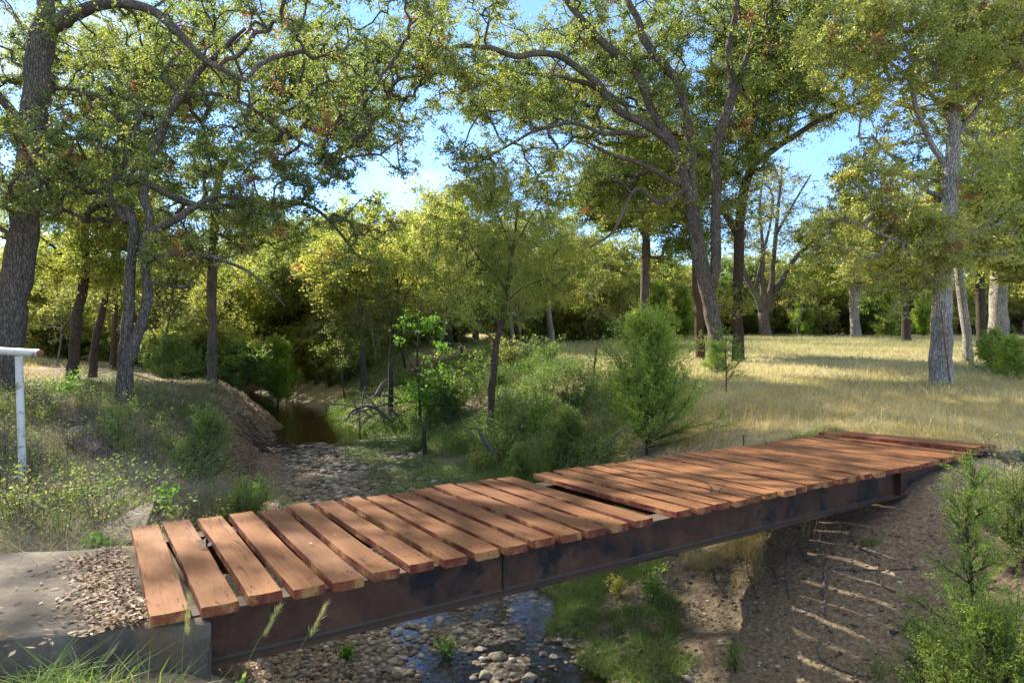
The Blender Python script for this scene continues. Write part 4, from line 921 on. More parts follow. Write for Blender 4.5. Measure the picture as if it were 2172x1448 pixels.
# ------------------------------------------------------------------ cedars
def cedar(base, hgt, wid, nb, label, leafmat=LEAF_CEDAR, leaf=(.05, .018), dens=1.0, seed=0, group=None, open_=False, bark=BARK_R, low=.05, tilt=(0, 0), tone=0):
    r = np.random.default_rng(seed+500); base = np.asarray(base, float)
    root = empty('cedar', tuple(base), label, 'cedar', group)
    gt = Geo(); gl = Geo()
    top = np.array([tilt[0], tilt[1], hgt])
    Pm = catmull(np.array([[0, 0, -.1], [0, 0, 0], top*.35+[r.normal()*.03, r.normal()*.03, 0], top*.7+[r.normal()*.04, r.normal()*.04, 0], top]), 6)
    R0 = max(.012, hgt*.016); tube(gt, Pm, np.linspace(R0, .005, len(Pm)), 8, rough=.1, seed=seed)
    A_, B_2, ra = [], [], []; segA = []; segB = []
    for k in range(nb):
        f = low+(1-low)*(k+r.uniform())/nb*.97
        p = np.array([np.interp(f*hgt, Pm[:, 2], Pm[:, q]) for q in range(3)])
        a = r.uniform(0, 6.283); el = math.radians(r.uniform(12, 48)+22*f)
        env = (1-f)**.75*(.35+.75*r.uniform())*(.8+.3*math.sin(f*11+a*2+seed)) if not open_ else (1-f)**.6
        ln = wid*.5*env*r.uniform(.6, 1.15)+.10*hgt*(.3 if f > .9 else .5)*r.uniform(.4, 1)
        d = np.array([math.cos(a)*math.cos(el), math.sin(a)*math.cos(el), math.sin(el)])
        n = max(3, int(ln/.09)); pts = [p]
        for i in range(n):
            d = d+r.normal(size=3)*.10+np.array([0, 0, .035]); d /= np.linalg.norm(d); pts.append(pts[-1]+d*ln/n)
        pts = np.array(pts); A_.append(pts[:-1]); B_2.append(pts[1:]); ra.append(np.linspace(R0*.32, .003, n))
        # branchlets
        m = int((5+ln*14)*(1 if not open_ else .8))
        t = r.uniform(.18, 1.0, m); ix = np.clip((t*n).astype(int), 0, n-1); q0 = pts[ix]+(pts[ix+1]-pts[ix])*(t*n-ix)[:, None]
        dd = (pts[ix+1]-pts[ix]); dd /= np.linalg.norm(dd, axis=1)[:, None]; dd = dd+r.normal(size=(m, 3))*.55+np.array([0, 0, .18]); dd /= np.linalg.norm(dd, axis=1)[:, None]
        l2 = (.12+.20*wid*(1-t*.4)*.4)*r.uniform(.6, 1.3, m); segA.append(q0); segB.append(q0+dd*l2[:, None])
    A_ = np.concatenate(A_); B_2 = np.concatenate(B_2); ra = np.concatenate(ra); tubes_simple(gt, A_, B_2, ra, ra*.85, 4)
    SA = np.concatenate(segA); SB = np.concatenate(segB); tubes_simple(gt, SA, SB, .0025, .001, 3)
    per = max(6, int(22*dens)); n = len(SA); f = r.uniform(0.15, 1.1, (n, per)); D = SB-SA
    c = SA[:, None]+D[:, None]*f[..., None]+r.normal(size=(n, per, 3))*leaf[0]*.45
    Dn = D/(np.linalg.norm(D, axis=1)[:, None]+1e-9)
    ax = Dn[:, None]+r.normal(size=(n, per, 3))*.55
    tn = .30+.4*fbm(SA[:, 0]*2.2+seed, SA[:, 1]*2.2, SA[:, 2]*2.2, 2)+r.normal(size=n)*.08
    val = np.clip(tn[:, None]+.30*f+r.normal(size=(n, per))*.10+tone-.02, 0, 1)
    leaves(gl, c.reshape(-1, 3), ax.reshape(-1, 3), r, leaf[0], leaf[1], val.ravel(), .2)
    gt.build('trunk', bark, root, True); gl.build('crown', leafmat, root); return root
def at(px, py, Yd, dz=0):
    p = P3(px, py, Yd); return np.array([p[0], Yd, H(p[0], Yd)+dz])
cedar(at(1372, 905, 13.6), 2.6, 4.3, 190, 'bushy young cedar with bright sunlit foliage at the top of the bank behind the bridge', seed=1, dens=1.0, tone=.24)
cedar(at(1540, 850, 16.5), 1.4, 1.5, 15, 'small open cedar sapling with sparse branches in the straw meadow', seed=2, open_=True, dens=.5, low=.1)
cedar(at(2040, 1340, 6.1), 1.62, 1.25, 44, 'tall thin cedar sprigs rising in front of the bridge end, bottom right', seed=3, leaf=(.024, .008), dens=1.7, tilt=(.12, 0), tone=.12)
cedar(at(2080, 1448, 5.1), 1.15, 2.3, 110, 'dense low bright cedar in the bottom right corner', seed=4, leaf=(.022, .0075), dens=1.7, tone=.06, low=.0)
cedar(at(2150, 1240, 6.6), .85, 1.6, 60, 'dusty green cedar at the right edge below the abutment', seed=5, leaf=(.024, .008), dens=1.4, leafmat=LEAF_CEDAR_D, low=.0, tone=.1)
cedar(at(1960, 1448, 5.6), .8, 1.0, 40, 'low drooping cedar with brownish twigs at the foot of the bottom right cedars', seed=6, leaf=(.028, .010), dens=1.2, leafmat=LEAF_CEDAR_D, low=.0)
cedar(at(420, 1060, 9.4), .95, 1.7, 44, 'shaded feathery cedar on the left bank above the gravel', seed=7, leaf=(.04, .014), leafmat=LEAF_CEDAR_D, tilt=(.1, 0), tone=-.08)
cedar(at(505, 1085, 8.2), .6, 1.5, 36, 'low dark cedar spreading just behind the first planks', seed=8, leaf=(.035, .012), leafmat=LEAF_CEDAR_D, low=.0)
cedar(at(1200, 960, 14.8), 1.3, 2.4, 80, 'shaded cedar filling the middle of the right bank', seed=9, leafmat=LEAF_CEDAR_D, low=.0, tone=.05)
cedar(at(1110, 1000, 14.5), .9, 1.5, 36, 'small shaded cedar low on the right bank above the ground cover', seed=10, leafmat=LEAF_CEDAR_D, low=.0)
cedar(at(590, 815, 37), 3.6, 4.2, 90, 'light green cedar on the left side of the far creek bend', seed=11, leaf=(.11, .04), dens=1.2, tone=.15)
cedar(at(365, 800, 27), 1.5, 4.2, 34, 'dark green cedar between the twin stemmed tree and the tall straight one', seed=12, leaf=(.08, .03), leafmat=LEAF_CEDAR_D, tone=-.1, low=0.)
cedar(at(2105, 815, 22), 1.3, 2.0, 60, 'low cedar scrub in front of the pale clump of trunks', seed=14, leaf=(.06, .022), low=.0, tone=.05)
cedar(at(2150, 800, 19), 1.2, 1.9, 60, 'olive cedar scrub at the right edge of the meadow', seed=15, leaf=(.06, .022), low=.0, tone=.1)
cedar(at(1520, 780, 20.5), .9, 1.1, 28, 'little cedar at the foot of the central grey trunk', seed=16, leaf=(.06, .022), open_=True)
for i, (px, y_, s_) in enumerate(((1400, 52, 1.3), (1450, 55, 1.2), (1890, 57, 1.3), (1700, 60, 1.0), (1960, 58, 1.1))):
    c_ = cedar(at(px, 720, y_), 3.4*s_, 3.2*s_, 60, ['green cedar behind the young one by the clean trunk', 'wide green cedar left of the central trunks at the far wood', 'bright green cedar at the wood edge beside the shaded slim trunk', 'low cedar at the wood edge right of the vase shaped tree', 'green cedar at the wood edge just left of the pale leafy trunk'][i], seed=20+i, leaf=(.15, .06), dens=1.1, low=0, tone=.1)

# ------------------------------------------------------------------ weeds, vines and shrubs
def shrub(base, hgt, wid, stems, label, leafmat, leaf, per, seed, name='shrub', cat='shrub', group=None, bark=BARK_R, tone=0, droop=0.0):
    r = np.random.default_rng(seed+900); base = np.asarray(base, float); root = empty(name, tuple(base), label, cat, group)
    gt = Geo(); gl = Geo()
    for k in range(stems):
        a = r.uniform(0, 6.283); ln = hgt*r.uniform(.6, 1.15); sp = wid*.5*r.uniform(.2, 1)
        s0 = np.array([math.cos(a), math.sin(a), 0])*sp*.25*r.uniform(0, 1); e = np.array([math.cos(a)*sp, math.sin(a)*sp, ln*(1-.3*droop)])
        m = s0*.5+e*.5+np.array([0, 0, ln*.12])+r.normal(size=3)*.05*ln
        P = catmull(np.array([s0-[0, 0, .05], s0*.8+e*.2+[0, 0, ln*.08], m, e]), 4); tube(gt, P, np.linspace(max(.003, hgt*.006), .0015, len(P)), 4, cap=False)
        nb = 6; t = r.uniform(.25, 1, nb); ix = (t*(len(P)-1.01)).astype(int); q0 = P[ix]
        d = rand_dirs(nb, r, .6)+[0, 0, .3]; q1 = q0+d*ln*.22*r.uniform(.5, 1.3, (nb, 1)); tubes_simple(gt, q0, q1, .002, .001, 3)
        c = (q0[:, None]+(q1-q0)[:, None]*r.uniform(.1, 1.1, (nb, per, 1))).reshape(-1, 3)+r.normal(size=(nb*per, 3))*leaf[0]*.5
        ax = np.repeat(d, per, 0)+r.normal(size=(nb*per, 3))*.7; ax[:, 2] -= droop
        leaves(gl, c, ax, r, leaf[0], leaf[1], np.clip(.4+tone+r.normal(size=len(c))*.2, 0, 1), 1.0)
    gt.build('stems', bark, root, True); gl.build('leaves', leafmat, root); return root
shrub(at(600, 1050, 10.5), .75, .6, 9, 'tall weed with drooping green and reddish leaves beside the gravel', LEAF_BRIGHT, (.07, .022), 9, 1, 'weed', 'weed')
shrub(at(545, 985, 13.5), .8, .5, 8, 'sunlit pale green weed at the edge of the leafy slope', LEAF_BRIGHT, (.08, .028), 9, 2, 'weed', 'weed', tone=.2)
shrub(at(380, 950, 10.6), .65, .9, 8, 'viny plant with yellowing leaves over the fallen log', LEAF_YEL, (.065, .04), 5, 3, 'vine', 'vine', tone=.2)
shrub(at(250, 940, 12.0), .8, .8, 12, 'light green leafy shrub at the foot of the twin stemmed tree', LEAF_BRIGHT, (.05, .035), 8, 4, tone=.15)
shrub(at(135, 1150, 5.9), .50, .5, 12, 'dark twiggy bush in front of the pole, behind the slab', LEAF_DARK, (.035, .024), 4, 5, tone=.1)
shrub(at(220, 1160, 5.7), .30, .45, 8, 'glossy green ivy sprigs beside the concrete slab', LEAF_BRIGHT, (.055, .05), 3, 6, 'vine', 'vine', tone=-.1)
shrub(at(210, 1080, 6.6), .75, .9, 20, 'grey brown twiggy shrub, almost leafless, behind the slab', LEAF_PALE, (.03, .015), 3, 7, tone=.0, bark=DEADWOOD)
shrub(at(330, 1085, 7.4), .45, .9, 14, 'small leaved green creeper between the slab and the gravel slope', LEAF_BRIGHT, (.045, .032), 5, 8, 'vine', 'vine')
shrub(at(445, 1090, 7.0), .25, .4, 6, 'yellow green round leaved sprig peeking over the planks', LEAF_YEL, (.045, .04), 5, 9, 'vine', 'vine', tone=.2)
shrub(at(1140, 840, 19), 1.3, 1.5, 16, 'bright green leafy shrub in a sun patch on the upper right bank', LEAF_BRIGHT, (.09, .05), 10, 10, tone=.1)
shrub(at(1220, 830, 19), 1.2, 1.8, 22, 'dark tangled shrub just below the fence post', LEAF_DARK, (.08, .045), 10, 11)
shrub(at(950, 860, 24), 1.7, 2.6, 24, 'dark leafy mass of vines left of the willow trunk', LEAF_DARK, (.13, .09), 10, 12)
shrub(at(1000, 800, 27), 1.5, 2.6, 24, 'tangle of brambles behind the willow trunk', LEAF_DARK, (.11, .06), 9, 13, tone=.15)
shrub(at(1080, 790, 28), 1.3, 2.4, 24, 'grey green thicket right of the willow trunk', LEAF_FAR, (.11, .06), 9, 14)
shrub(at(1160, 770, 28), .9, 2.4, 24, 'low thicket along the meadow edge', LEAF_DARK, (.11, .06), 9, 15, tone=.1)
shrub(at(1070, 920, 18), 1.3, 1.8, 20, 'shaded bramble at the foot of the right bank', LEAF_DARK, (.08, .04), 9, 16)
shrub(at(1010, 960, 17.5), .7, 1.1, 18, 'pale dusty weeds beside the propped broken limb', LEAF_PALE, (.06, .025), 9, 17, tone=.1)
shrub(at(880, 950, 20.5), .8, 1.6, 16, 'green weeds around the dark root by the gravel', LEAF_DARK, (.09, .04), 9, 18, tone=.15)
shrub(at(1262, 900, 14.8), .7, 1.0, 14, 'small dark shrub left of the young cedar', LEAF_DARK, (.05, .03), 9, 19, tone=.1)
shrub(at(1380, 1330, 8.0), .42, .5, 10, 'leafy weed standing on the sunny bank below the bridge', LEAF_BRIGHT, (.05, .02), 8, 20, 'weed', 'weed', tone=.05)
shrub(at(1560, 1400, 6.6), .40, .18, 4, 'single slender green weed at the edge of the striped shadow', LEAF_BRIGHT, (.04, .02), 6, 21, 'weed', 'weed')
shrub(at(1310, 1300, 8.4), .28, .25, 7, 'pale seed headed weed near the water under the bridge', LEAF_PALE, (.04, .03), 8, 22, 'weed', 'weed', tone=.4)
shrub(at(945, 1385, 7.5), .22, .35, 12, 'green weed growing between stones in the stream', LEAF_BRIGHT, (.06, .008), 5, 23, 'weed', 'weed')
shrub(at(735, 1430, 7.2), .18, .2, 5, 'small bright leafy sprig on the gravel at the picture bottom', LEAF_BRIGHT, (.05, .03), 6, 24, 'weed', 'weed')
shrub(np.array([-1.35, 3.25, H(-1.35, 3.25)]), .28, .25, 6, 'bright young leafy sprig in the grass at the bottom edge', LEAF_BRIGHT, (.035, .022), 6, 25, 'weed', 'weed', tone=.1)
shrub(at(2110, 1130, 8.0), .8, 1.2, 14, 'dry grey tangle of vines below the right abutment', LEAF_PALE, (.04, .025), 3, 26, 'vine', 'vine', bark=DEADWOOD)
shrub(np.array([*dk(U_END-.2, -.35)[:2], -.62]), .8, .35, 4, 'thin vine climbing past the last plank', LEAF_BRIGHT, (.04, .025), 5, 27, 'vine', 'vine')
shrub(at(150, 830, 17), .8, 1.8, 14, 'low green plants between the big trunk and the clearing', LEAF_BRIGHT, (.07, .045), 9, 28, tone=-.1)
shrub(at(700, 790, 40), 2.2, 3.0, 20, 'sunlit shrub on the far bank above the pool', LEAF_YEL, (.16, .09), 10, 29)
shrub(at(340, 760, 33), 2.2, 4.0, 20, 'grey twiggy thicket behind the twin stemmed tree', LEAF_PALE, (.12, .06), 6, 30, bark=DEADWOOD)

def scatter(proto, n, cond, x0, x1, y0, y1, smin, smax, seed):
    q = np.random.default_rng(seed); c = 0; first = True
    while c < n:
        x_ = q.uniform(x0, x1); y_ = q.uniform(y0, y1); z_, s_, f_, p_ = terrain(np.array([x_]), np.array([y_]))
        if abs(x_) > .78*y_+.8 or not cond(x_, y_, s_[0], f_[0], p_[0]): continue
        sc = q.uniform(smin, smax)
        k_px = 1086+x_/y_*F
        if s_[0] < 0: zn = 'by the white pipe post' if k_px < 90 else 'near the fallen log' if k_px < 210 else 'before the twin stemmed tree' if k_px < 330 else 'above the leafy gravel slope' if k_px < 480 else 'at the creek edge'
        else: zn = 'past the driftwood heap' if k_px < 800 else 'under the broad leaved sapling' if k_px < 960 else 'around the willow foot' if k_px < 1090 else 'below the meadow edge' if k_px < 1220 else 'beside the young cedar' if k_px < 1700 else 'right of the abutment'
        b0 = proto.get('b0', None) or proto['label'].split(' on the ')[0].split(' among ')[0]; proto['b0'] = b0
        lab = ('small ' if sc < .5*(smin+smax) else 'large ')+b0+' '+zn+(', nearest the bridge' if y_ < 9 else ', midway back' if y_ < 14 else ', farther back' if y_ < 20 else ', far upstream')
        if first: lab0 = lab
        if first: proto.location = (x_, y_, z_[0]); proto.rotation_euler = (0, 0, q.uniform(0, 6.28)); proto.scale = (sc, sc, sc); first = False
        else:
            o_ = copy_thing(proto, (x_, y_, z_[0]), q.uniform(0, 6.28), sc, lab); del o_['b0']
        c += 1
    del proto['b0']; proto['label'] = lab0
O3 = np.zeros(3)
lb = lambda x, y, s, f, p: s < 0 and f > .35 and not ((x > -4.9) and (y < 6.2))
scatter(shrub(O3, .6, .9, 26, 'grey leafless brush on the left bank', LEAF_PALE, (.025, .012), 2, 60, 'brush', 'brush', 'grey brush on the left bank', DEADWOOD), 46, lb, -12, -3, 5.5, 19, .7, 1.3, 1)
scatter(shrub(O3, .55, .7, 12, 'leafy green shrub among the brush of the left bank', LEAF_PALE, (.032, .018), 9, 61, 'shrub', 'shrub', 'green shrubs on the left bank'), 34, lb, -12, -3, 5.8, 20, .6, 1.3, 2)
scatter(shrub(O3, .7, .9, 16, 'dry yellowish weed on the left bank', LEAF_YEL, (.04, .018), 5, 62, 'weed', 'weed', 'dry weeds on the left bank', DEADWOOD), 22, lb, -13, -4, 7, 24, .6, 1.2, 3)
rbk = lambda x, y, s, f, p: s > 0 and .1 < f < .9 and x < .145*y+.2
scatter(shrub(O3, 1.1, 1.6, 20, 'dark green bramble on the shaded right bank', LEAF_DARK, (.07, .04), 9, 63, 'bramble', 'shrub', 'brambles on the right bank'), 28, rbk, -7, 5, 13, 32, .3, .7, 4)
scatter(shrub(O3, 1.1, 1.3, 20, 'grey dead stems on the shaded right bank', LEAF_PALE, (.05, .02), 3, 64, 'brush', 'brush', 'dead brush on the right bank', DEADWOOD), 34, rbk, -7, 5, 13, 32, .35, .85, 5)
scatter(shrub(O3, .5, .7, 14, 'bleached dry weed on the slope', LEAF_PALE, (.03, .012), 3, 65, 'weed', 'weed', 'dry weeds around the right abutment', DEADWOOD), 12, lambda x, y, s, f, p: s > 0 and ((x+1.96)*VX+(y-3.706)*VY) < -.6 and f > .5, 4.2, 8.5, 5.5, 9.5, .6, 1.2, 6)
# ------------------------------------------------------------------ grass, litter, pebbles
def excl(x, y):
    u = (x-FA[0])*UX+(y-FA[1])*UY; v = (x-FA[0])*VX+(y-FA[1])*VY
    m = (u > -2.7) & (u < .34) & (v > -.25-.05*u) & (v < 1.78)
    return m | ((u > 7.5) & (u < eR+.45) & (v > -.35) & (v < 2.35)) | ((u > eR) & (u < eR+3.6) & (np.abs(v+.15+.36*(u-eR-.4)) < .25))
def sample(n, x0, x1, y0, y1, cond, r, fov=True):
    x = r.uniform(x0, x1, n); y = r.uniform(y0, y1, n)
    if fov: k = (np.abs(x) < .80*np.abs(y)+1.2); x, y = x[k], y[k]
    k = ~excl(x, y); x, y = x[k], y[k]
    z, s_, f, par = terrain(x, y); k = cond(x, y, z, s_, f, par); return x[k], y[k], z[k], s_[k], f[k], par[k]
def blades(g, x, y, z, h, wd, lean, r, val, bend=.5, dirn=None):
    n = len(x)
    if n == 0: return
    a = r.uniform(0, 6.283, n) if dirn is None else dirn+r.normal(size=n)*.7
    h = h*r.uniform(.55, 1.25, n); ln = lean*r.uniform(.3, 1.3, n); fl = r.uniform(0, 6.283, n)
    b = np.stack([np.cos(fl), np.sin(fl), np.zeros(n)], -1); w2 = (wd*r.uniform(.6, 1.3, n))[:, None]*.5
    P0 = np.stack([x, y, z-.015], -1); d = np.stack([np.cos(a), np.sin(a), np.zeros(n)], -1)
    c1 = np.cos(ln); s1 = np.sin(ln); c2 = np.cos(np.minimum(ln+bend*r.uniform(.3, 1.5, n), 2.0)); s2 = np.sin(np.minimum(ln+bend, 2.0))
    P1 = P0+(d*s1[:, None]+np.array([0, 0, 1])*c1[:, None])*h[:, None]*.5
    P2 = P1+(d*s2[:, None]+np.array([0, 0, 1])*c2[:, None])*h[:, None]*.55
    V = np.stack([P0-b*w2, P0+b*w2, P1+b*w2*.85, P1-b*w2*.85, P2], 1).reshape(-1, 3); i = np.arange(n)*5
    Qg = np.stack([i, i+1, i+2, i+3], -1); Tg = np.stack([i+3, i+2, i+4], -1)
    g.V.append(V); g.Q.append(Qg+g.n); g.T.append(Tg+g.n); g.qa.append(val); g.ta.append(val); g.n += len(V)
r = np.random.default_rng(77)
# straw meadow near
g = Geo()
x, y, z, s_, f, par = sample(250000, 0, 20, 7.5, 21, lambda x, y, z, s, f, p: (s > 0) & (f > .32) & (fbm(x*1.2, y*1.2, 3., 3) > .40-.2*sm(.6, .95, f)) & ~((f < .7) & (np.hypot(x-3.8, y-7.0) < 2.1)), r)
val = np.clip(.28+.55*fbm(x*.9, y*.9, 6., 3)+r.normal(size=len(x))*.15+np.where(r.uniform(size=len(x)) > .9, .35, 0), 0, 1)
dirn = 6.28*fbm(x*.8, y*.8, 2., 2)*2
blades(g, x, y, z, .22, .008, 1.15, r, val, .7, dirn)
x, y, z, s_, f, par = sample(30000, 0, 20, 8, 24, lambda x, y, z, s, f, p: (s > 0) & (f > .5) & (fbm(x*.8, y*.8, 13., 3) > .53), r)
blades(g, x, y, z, .5, .008, .35, r, np.clip(.5+r.normal(size=len(x))*.25, 0, 1), .7)
x, y, z, s_, f, par = sample(60000, .6, 5, 6, 10.5, lambda x, y, z, s, f, p: (s > 0) & (f > .3) & (x < .40*y-.25) & (np.hypot(x-2.3, y-8.8) < 2.3) & (fbm(x*1.6, y*1.6, 71., 3) > .50), r)
blades(g, x, y, z, .24, .007, 1.0, r, np.clip(.5+r.normal(size=len(x))*.2, 0, 1), .8)
tag(g.build('dry_grass', GRASS_DRY), 'matted straw coloured grass over the near meadow and upper right bank', 'grass', kind='stuff')
# far meadow
g = Geo()
x, y, z, s_, f, par = sample(260000, -2, 52, 17, 66, lambda x, y, z, s, f, p: (s > 0) & (f > .75) & (r.uniform(size=len(x)) < 1.4/(1+y*.02)), r)
val = np.clip(.02+1.0*fbm(x*.3, y*.3, 6., 3)+r.normal(size=len(x))*.15-.18*sm(26, 45, y), 0, 1)
blades(g, x, y, z, np.where(y < 34, .20, .32), .02, .55, r, val, .6)
tag(g.build('meadow_grass', GRASS_FIELD), 'greenish seeding grass across the far meadow', 'grass', kind='stuff')
# left side: clearing straw and undergrowth
g = Geo()
x, y, z, s_, f, par = sample(90000, -45, -6, 14, 60, lambda x, y, z, s, f, p: (s < -9) & ((s < -15) | (fbm(x, y, 5., 2) > .5)), r)
blades(g, x, y, z, .34, .022, .5, r, np.clip(.5+r.normal(size=len(x))*.2, 0, 1), .6)
tag(g.build('clearing_grass', GRASS_DRY), 'pale straw grass in the sunny clearing behind the left trees', 'grass', kind='stuff'); g = Geo()
x, y, z, s_, f, par = sample(90000, -9, -2.6, 4.6, 10.5, lambda x, y, z, s, f, p: (s < 0) & (f > .6) & (fbm(x*1.3, y*1.3, 51., 3) > .48), r)
blades(g, x, y, z, .46, .006, .75, r, np.clip(.45+r.normal(size=len(x))*.2, 0, 1), .9)
x, y, z, s_, f, par = sample(26000, -14, -5, 16, 32, lambda x, y, z, s, f, p: (s < 0) & (f > .45) & (f <= 1.0), r)
blades(g, x, y, z, .30, .02, .9, r, np.clip(.35+r.normal(size=len(x))*.25, 0, 1), 1.0)
x, y, z, s_, f, par = sample(240000, -13, -2.4, 4.2, 17, lambda x, y, z, s, f, p: (s < 0) & (f > .45) & (fbm(x*1.1, y*1.1, 15., 3) > .43), r)
blades(g, x, y, z, .40, .006, .7, r, np.clip(.12+.4*fbm(x*2, y*2, 1., 2)+r.normal(size=len(x))*.2, 0, 1), .9)
tag(g.build('dry_stems', GRASS_GREY), 'grey and straw dry stems tangled over the left bank', 'undergrowth', kind='stuff')
# bank and foreground green grass
g = Geo()
x, y, z, s_, f, par = sample(190000, -1, 7, 4.5, 12, lambda x, y, z, s, f, p: (s > 0) & (f > .0) & (f < .95) & (fbm(x*1.3, y*1.3, 8., 3) > .40+.42*np.exp(-((x-3.4)**2+(y-6.8)**2)/7.0)), r)
val = np.clip(.35+.6*(fbm(x*1.5, y*1.5, 16., 3)-.3)+r.normal(size=len(x))*.18, 0, 1)
blades(g, x, y, z, .20, .006, .65, r, val, .8)
tag(g.build('bank_grass', GRASS_GRN), 'mixed green and straw grass on the sunny bank below the bridge', 'grass', kind='stuff')
g = Geo()
x, y, z, s_, f, par = sample(90000, -9, 6, 13, 36, lambda x, y, z, s, f, p: (s > 0) & (f > .01) & (f < .85) & (x < .15*y+.3) & (fbm(x*.8, y*.8, 18., 3) > .40), r)
blades(g, x, y, z, .34, .014, .5, r, np.clip(.32+.5*(fbm(x*.8, y*.8, 16., 3)-.3)+r.normal(size=len(x))*.18, 0, 1), .7)
x, y, z, s_, f, par = sample(26000, -15, -6, 26, 46, lambda x, y, z, s, f, p: (s > 0) & (f > .3), r)
blades(g, x, y, z, .36, .02, .5, r, np.clip(.5+r.normal(size=len(x))*.2, 0, 1), .7)
tag(g.build('creekside_grass', GRASS_GRN), 'long green grass hanging over the shaded right bank upstream', 'grass', kind='stuff')
# tufts in the near left corner
g = Geo()
def tuft(cx, cy, n, h, wd, lean, rad, vm, bend=.8):
    x = cx+r.normal(size=n)*rad; y = cy+r.normal(size=n)*rad; z = terrain(x, y)[0]
    blades(g, x, y, z, h, wd, lean, r, np.clip(vm+r.normal(size=n)*.15, 0, 1), bend)
for q in ((-2.35, 3.38, 170, .34, .006), (-2.05, 3.32, 160, .36, .006), (-1.75, 3.35, 110, .30, .006), (-1.25, 3.45, 110, .26, .006), (-1.0, 3.5, 90, .24, .006), (-.75, 3.75, 50, .2, .006), (-2.65, 3.3, 90, .28, .006), (-1.5, 3.3, 90, .3, .006)):
    tuft(q[0], q[1], q[2], q[3], q[4], .75, .07, .45)
for q in ((-5.0, 6.4), (-5.4, 6.8), (-4.9, 5.9), (-5.8, 7.4), (-5.3, 6.1), (-4.6, 5.6)): tuft(q[0], q[1], 130, .42, .007, .7, .12, .5)
for q in ((1.5, 9.6), (1.1, 10.1), (2.1, 9.9), (1.8, 10.5), (1.0, 9.0)): tuft(q[0], q[1], 170, .42, .007, .8, .12, .42)
tag(g.build('green_grass', GRASS_GRN), 'arching green grass tufts in front of the slab and beside the deck', 'grass', kind='stuff')
# seeding grass stalks before the first girder
for k, (sx, sy, ex, ey, yd) in enumerate(((505, 1420, 590, 1290, 3.35), (600, 1425, 690, 1285, 3.4), (385, 1440, 400, 1270, 3.3))):
    rt = empty('grass_stalk', tuple(P3(sx, sy+40, yd)), ['seeding grass stalk leaning right below the third plank', 'tallest seeding grass stalk in front of the girder', 'upright grass stalk in front of the first plank'][k], 'grass stalk')
    gs = Geo(); A1 = P3(sx, sy+40, yd); B1 = P3(ex, ey, yd+.1); Pst = catmull(np.array([A1, A1*.55+B1*.45+[-.01, 0, .02], B1]), 6)
    tube(gs, Pst, np.linspace(.0022, .0010, len(Pst)), 5, cap=False); gs.build('stem', GRASS_GRN, rt, True, tuple(rt.location))
    gh = Geo(); n = 150; ff = r.uniform(.62, 1.0, n); c = A1+(B1-A1)*ff[:, None]+r.normal(size=(n, 3))*.004; ax = (B1-A1)/np.linalg.norm(B1-A1)+r.normal(size=(n, 3))*.25
    leaves(gh, c, ax, r, .045, .0022, np.full(n, .9), 0); gh.build('seed_head', GRASS_DRY, rt, False, tuple(rt.location))
# ground cover on the stream bed upstream
g = Geo()
x, y, z, s_, f, par = sample(150000, -6, 4, 11.5, 24, lambda x, y, z, s, f, p: (s > -.2+.6*(fbm(x, y, 1., 2)-.5)) & (f < .35) & (p > 4.6) & (p < 7.4) & (fbm(x*.9, y*.9, 22., 3) > .40), r)
n = len(x); h = r.uniform(0, .2, n)*fbm(x*1.5, y*1.5, 3., 2)*1.6
ax = rand_dirs(n, r, .4); leaves(g, np.stack([x, y, z+h], -1), ax, r, .05, .028, np.clip(.3+.8*(fbm(x*1.2, y*1.2, 3., 3)-.3)+r.normal(size=n)*.12, 0, 1), 1.5)
tag(g.build('ground_cover', LEAF_DARK), 'low green leafy ground cover over the damp gravel', 'ground cover', kind='stuff')
# undergrowth leaves over both banks
g = Geo()
x, y, z, s_, f, par = sample(190000, -15, -2.2, 5, 26, lambda x, y, z, s, f, p: (s < 0) & (f > .5) & (fbm(x*.9, y*.9, 25., 3) > .50), r)
n = len(x); h = r.uniform(0, .6, n)*np.clip(fbm(x*1.5, y*1.5, 3., 2)*1.8-.2, .1, 1)
leaves(g, np.stack([x, y, z+h], -1), rand_dirs(n, r, .5), r, .042, .025, np.clip(.25+.8*(fbm(x*1.2, y*1.2, 3., 3)-.3)+r.normal(size=n)*.14, 0, 1), 1)
x, y, z, s_, f, par = sample(300000, -10, 5, 12.5, 34, lambda x, y, z, s, f, p: (s > 0) & (f > .05) & (f < .97) & (x < .155*y+.3) & (fbm(x*.7, y*.7, 35., 3) > .42), r)
n = len(x); h = r.uniform(0, .95, n)*np.clip(fbm(x*.8, y*.8, 3., 2)*1.8-.25, .1, 1)
leaves(g, np.stack([x, y, z+h], -1), rand_dirs(n, r, .5), r, .07, .04, np.clip(.2+.8*(fbm(x*1.2, y*1.2, 3., 3)-.3)+r.normal(size=n)*.14, 0, 1), 1)
tag(g.build('undergrowth', LEAF_DARK), 'low leafy weeds covering the shaded banks', 'undergrowth', kind='stuff')
# fallen leaves
g = Geo()
def litter(x, y, z, L_=.045, W_=.024, vm=.45):
    n = len(x); a = rand_dirs(n, r, .25); leaves(g, np.stack([x, y, z+r.uniform(.003, .02, n)], -1), a, r, L_, W_, np.clip(vm+r.normal(size=n)*.22, 0, 1), 2.2)
x, y, z, s_, f, par = sample(150000, -13, -1, 4, 27, lambda x, y, z, s, f, p: (s < -.3) & ((f > .02) | (s < -1)), r); litter(x, y, z, .055, .03)
x, y, z, s_, f, par = sample(22000, .5, 7, 4.5, 12, lambda x, y, z, s, f, p: (s > 0) & (f > .05), r); litter(x, y, z, .028, .014, .6)
x, y, z, s_, f, par = sample(110000, -12, -4, 14, 29, lambda x, y, z, s, f, p: (s < -.8) & (f > .0) & (f < 1), r); litter(x, y, z, .085, .045, .32)
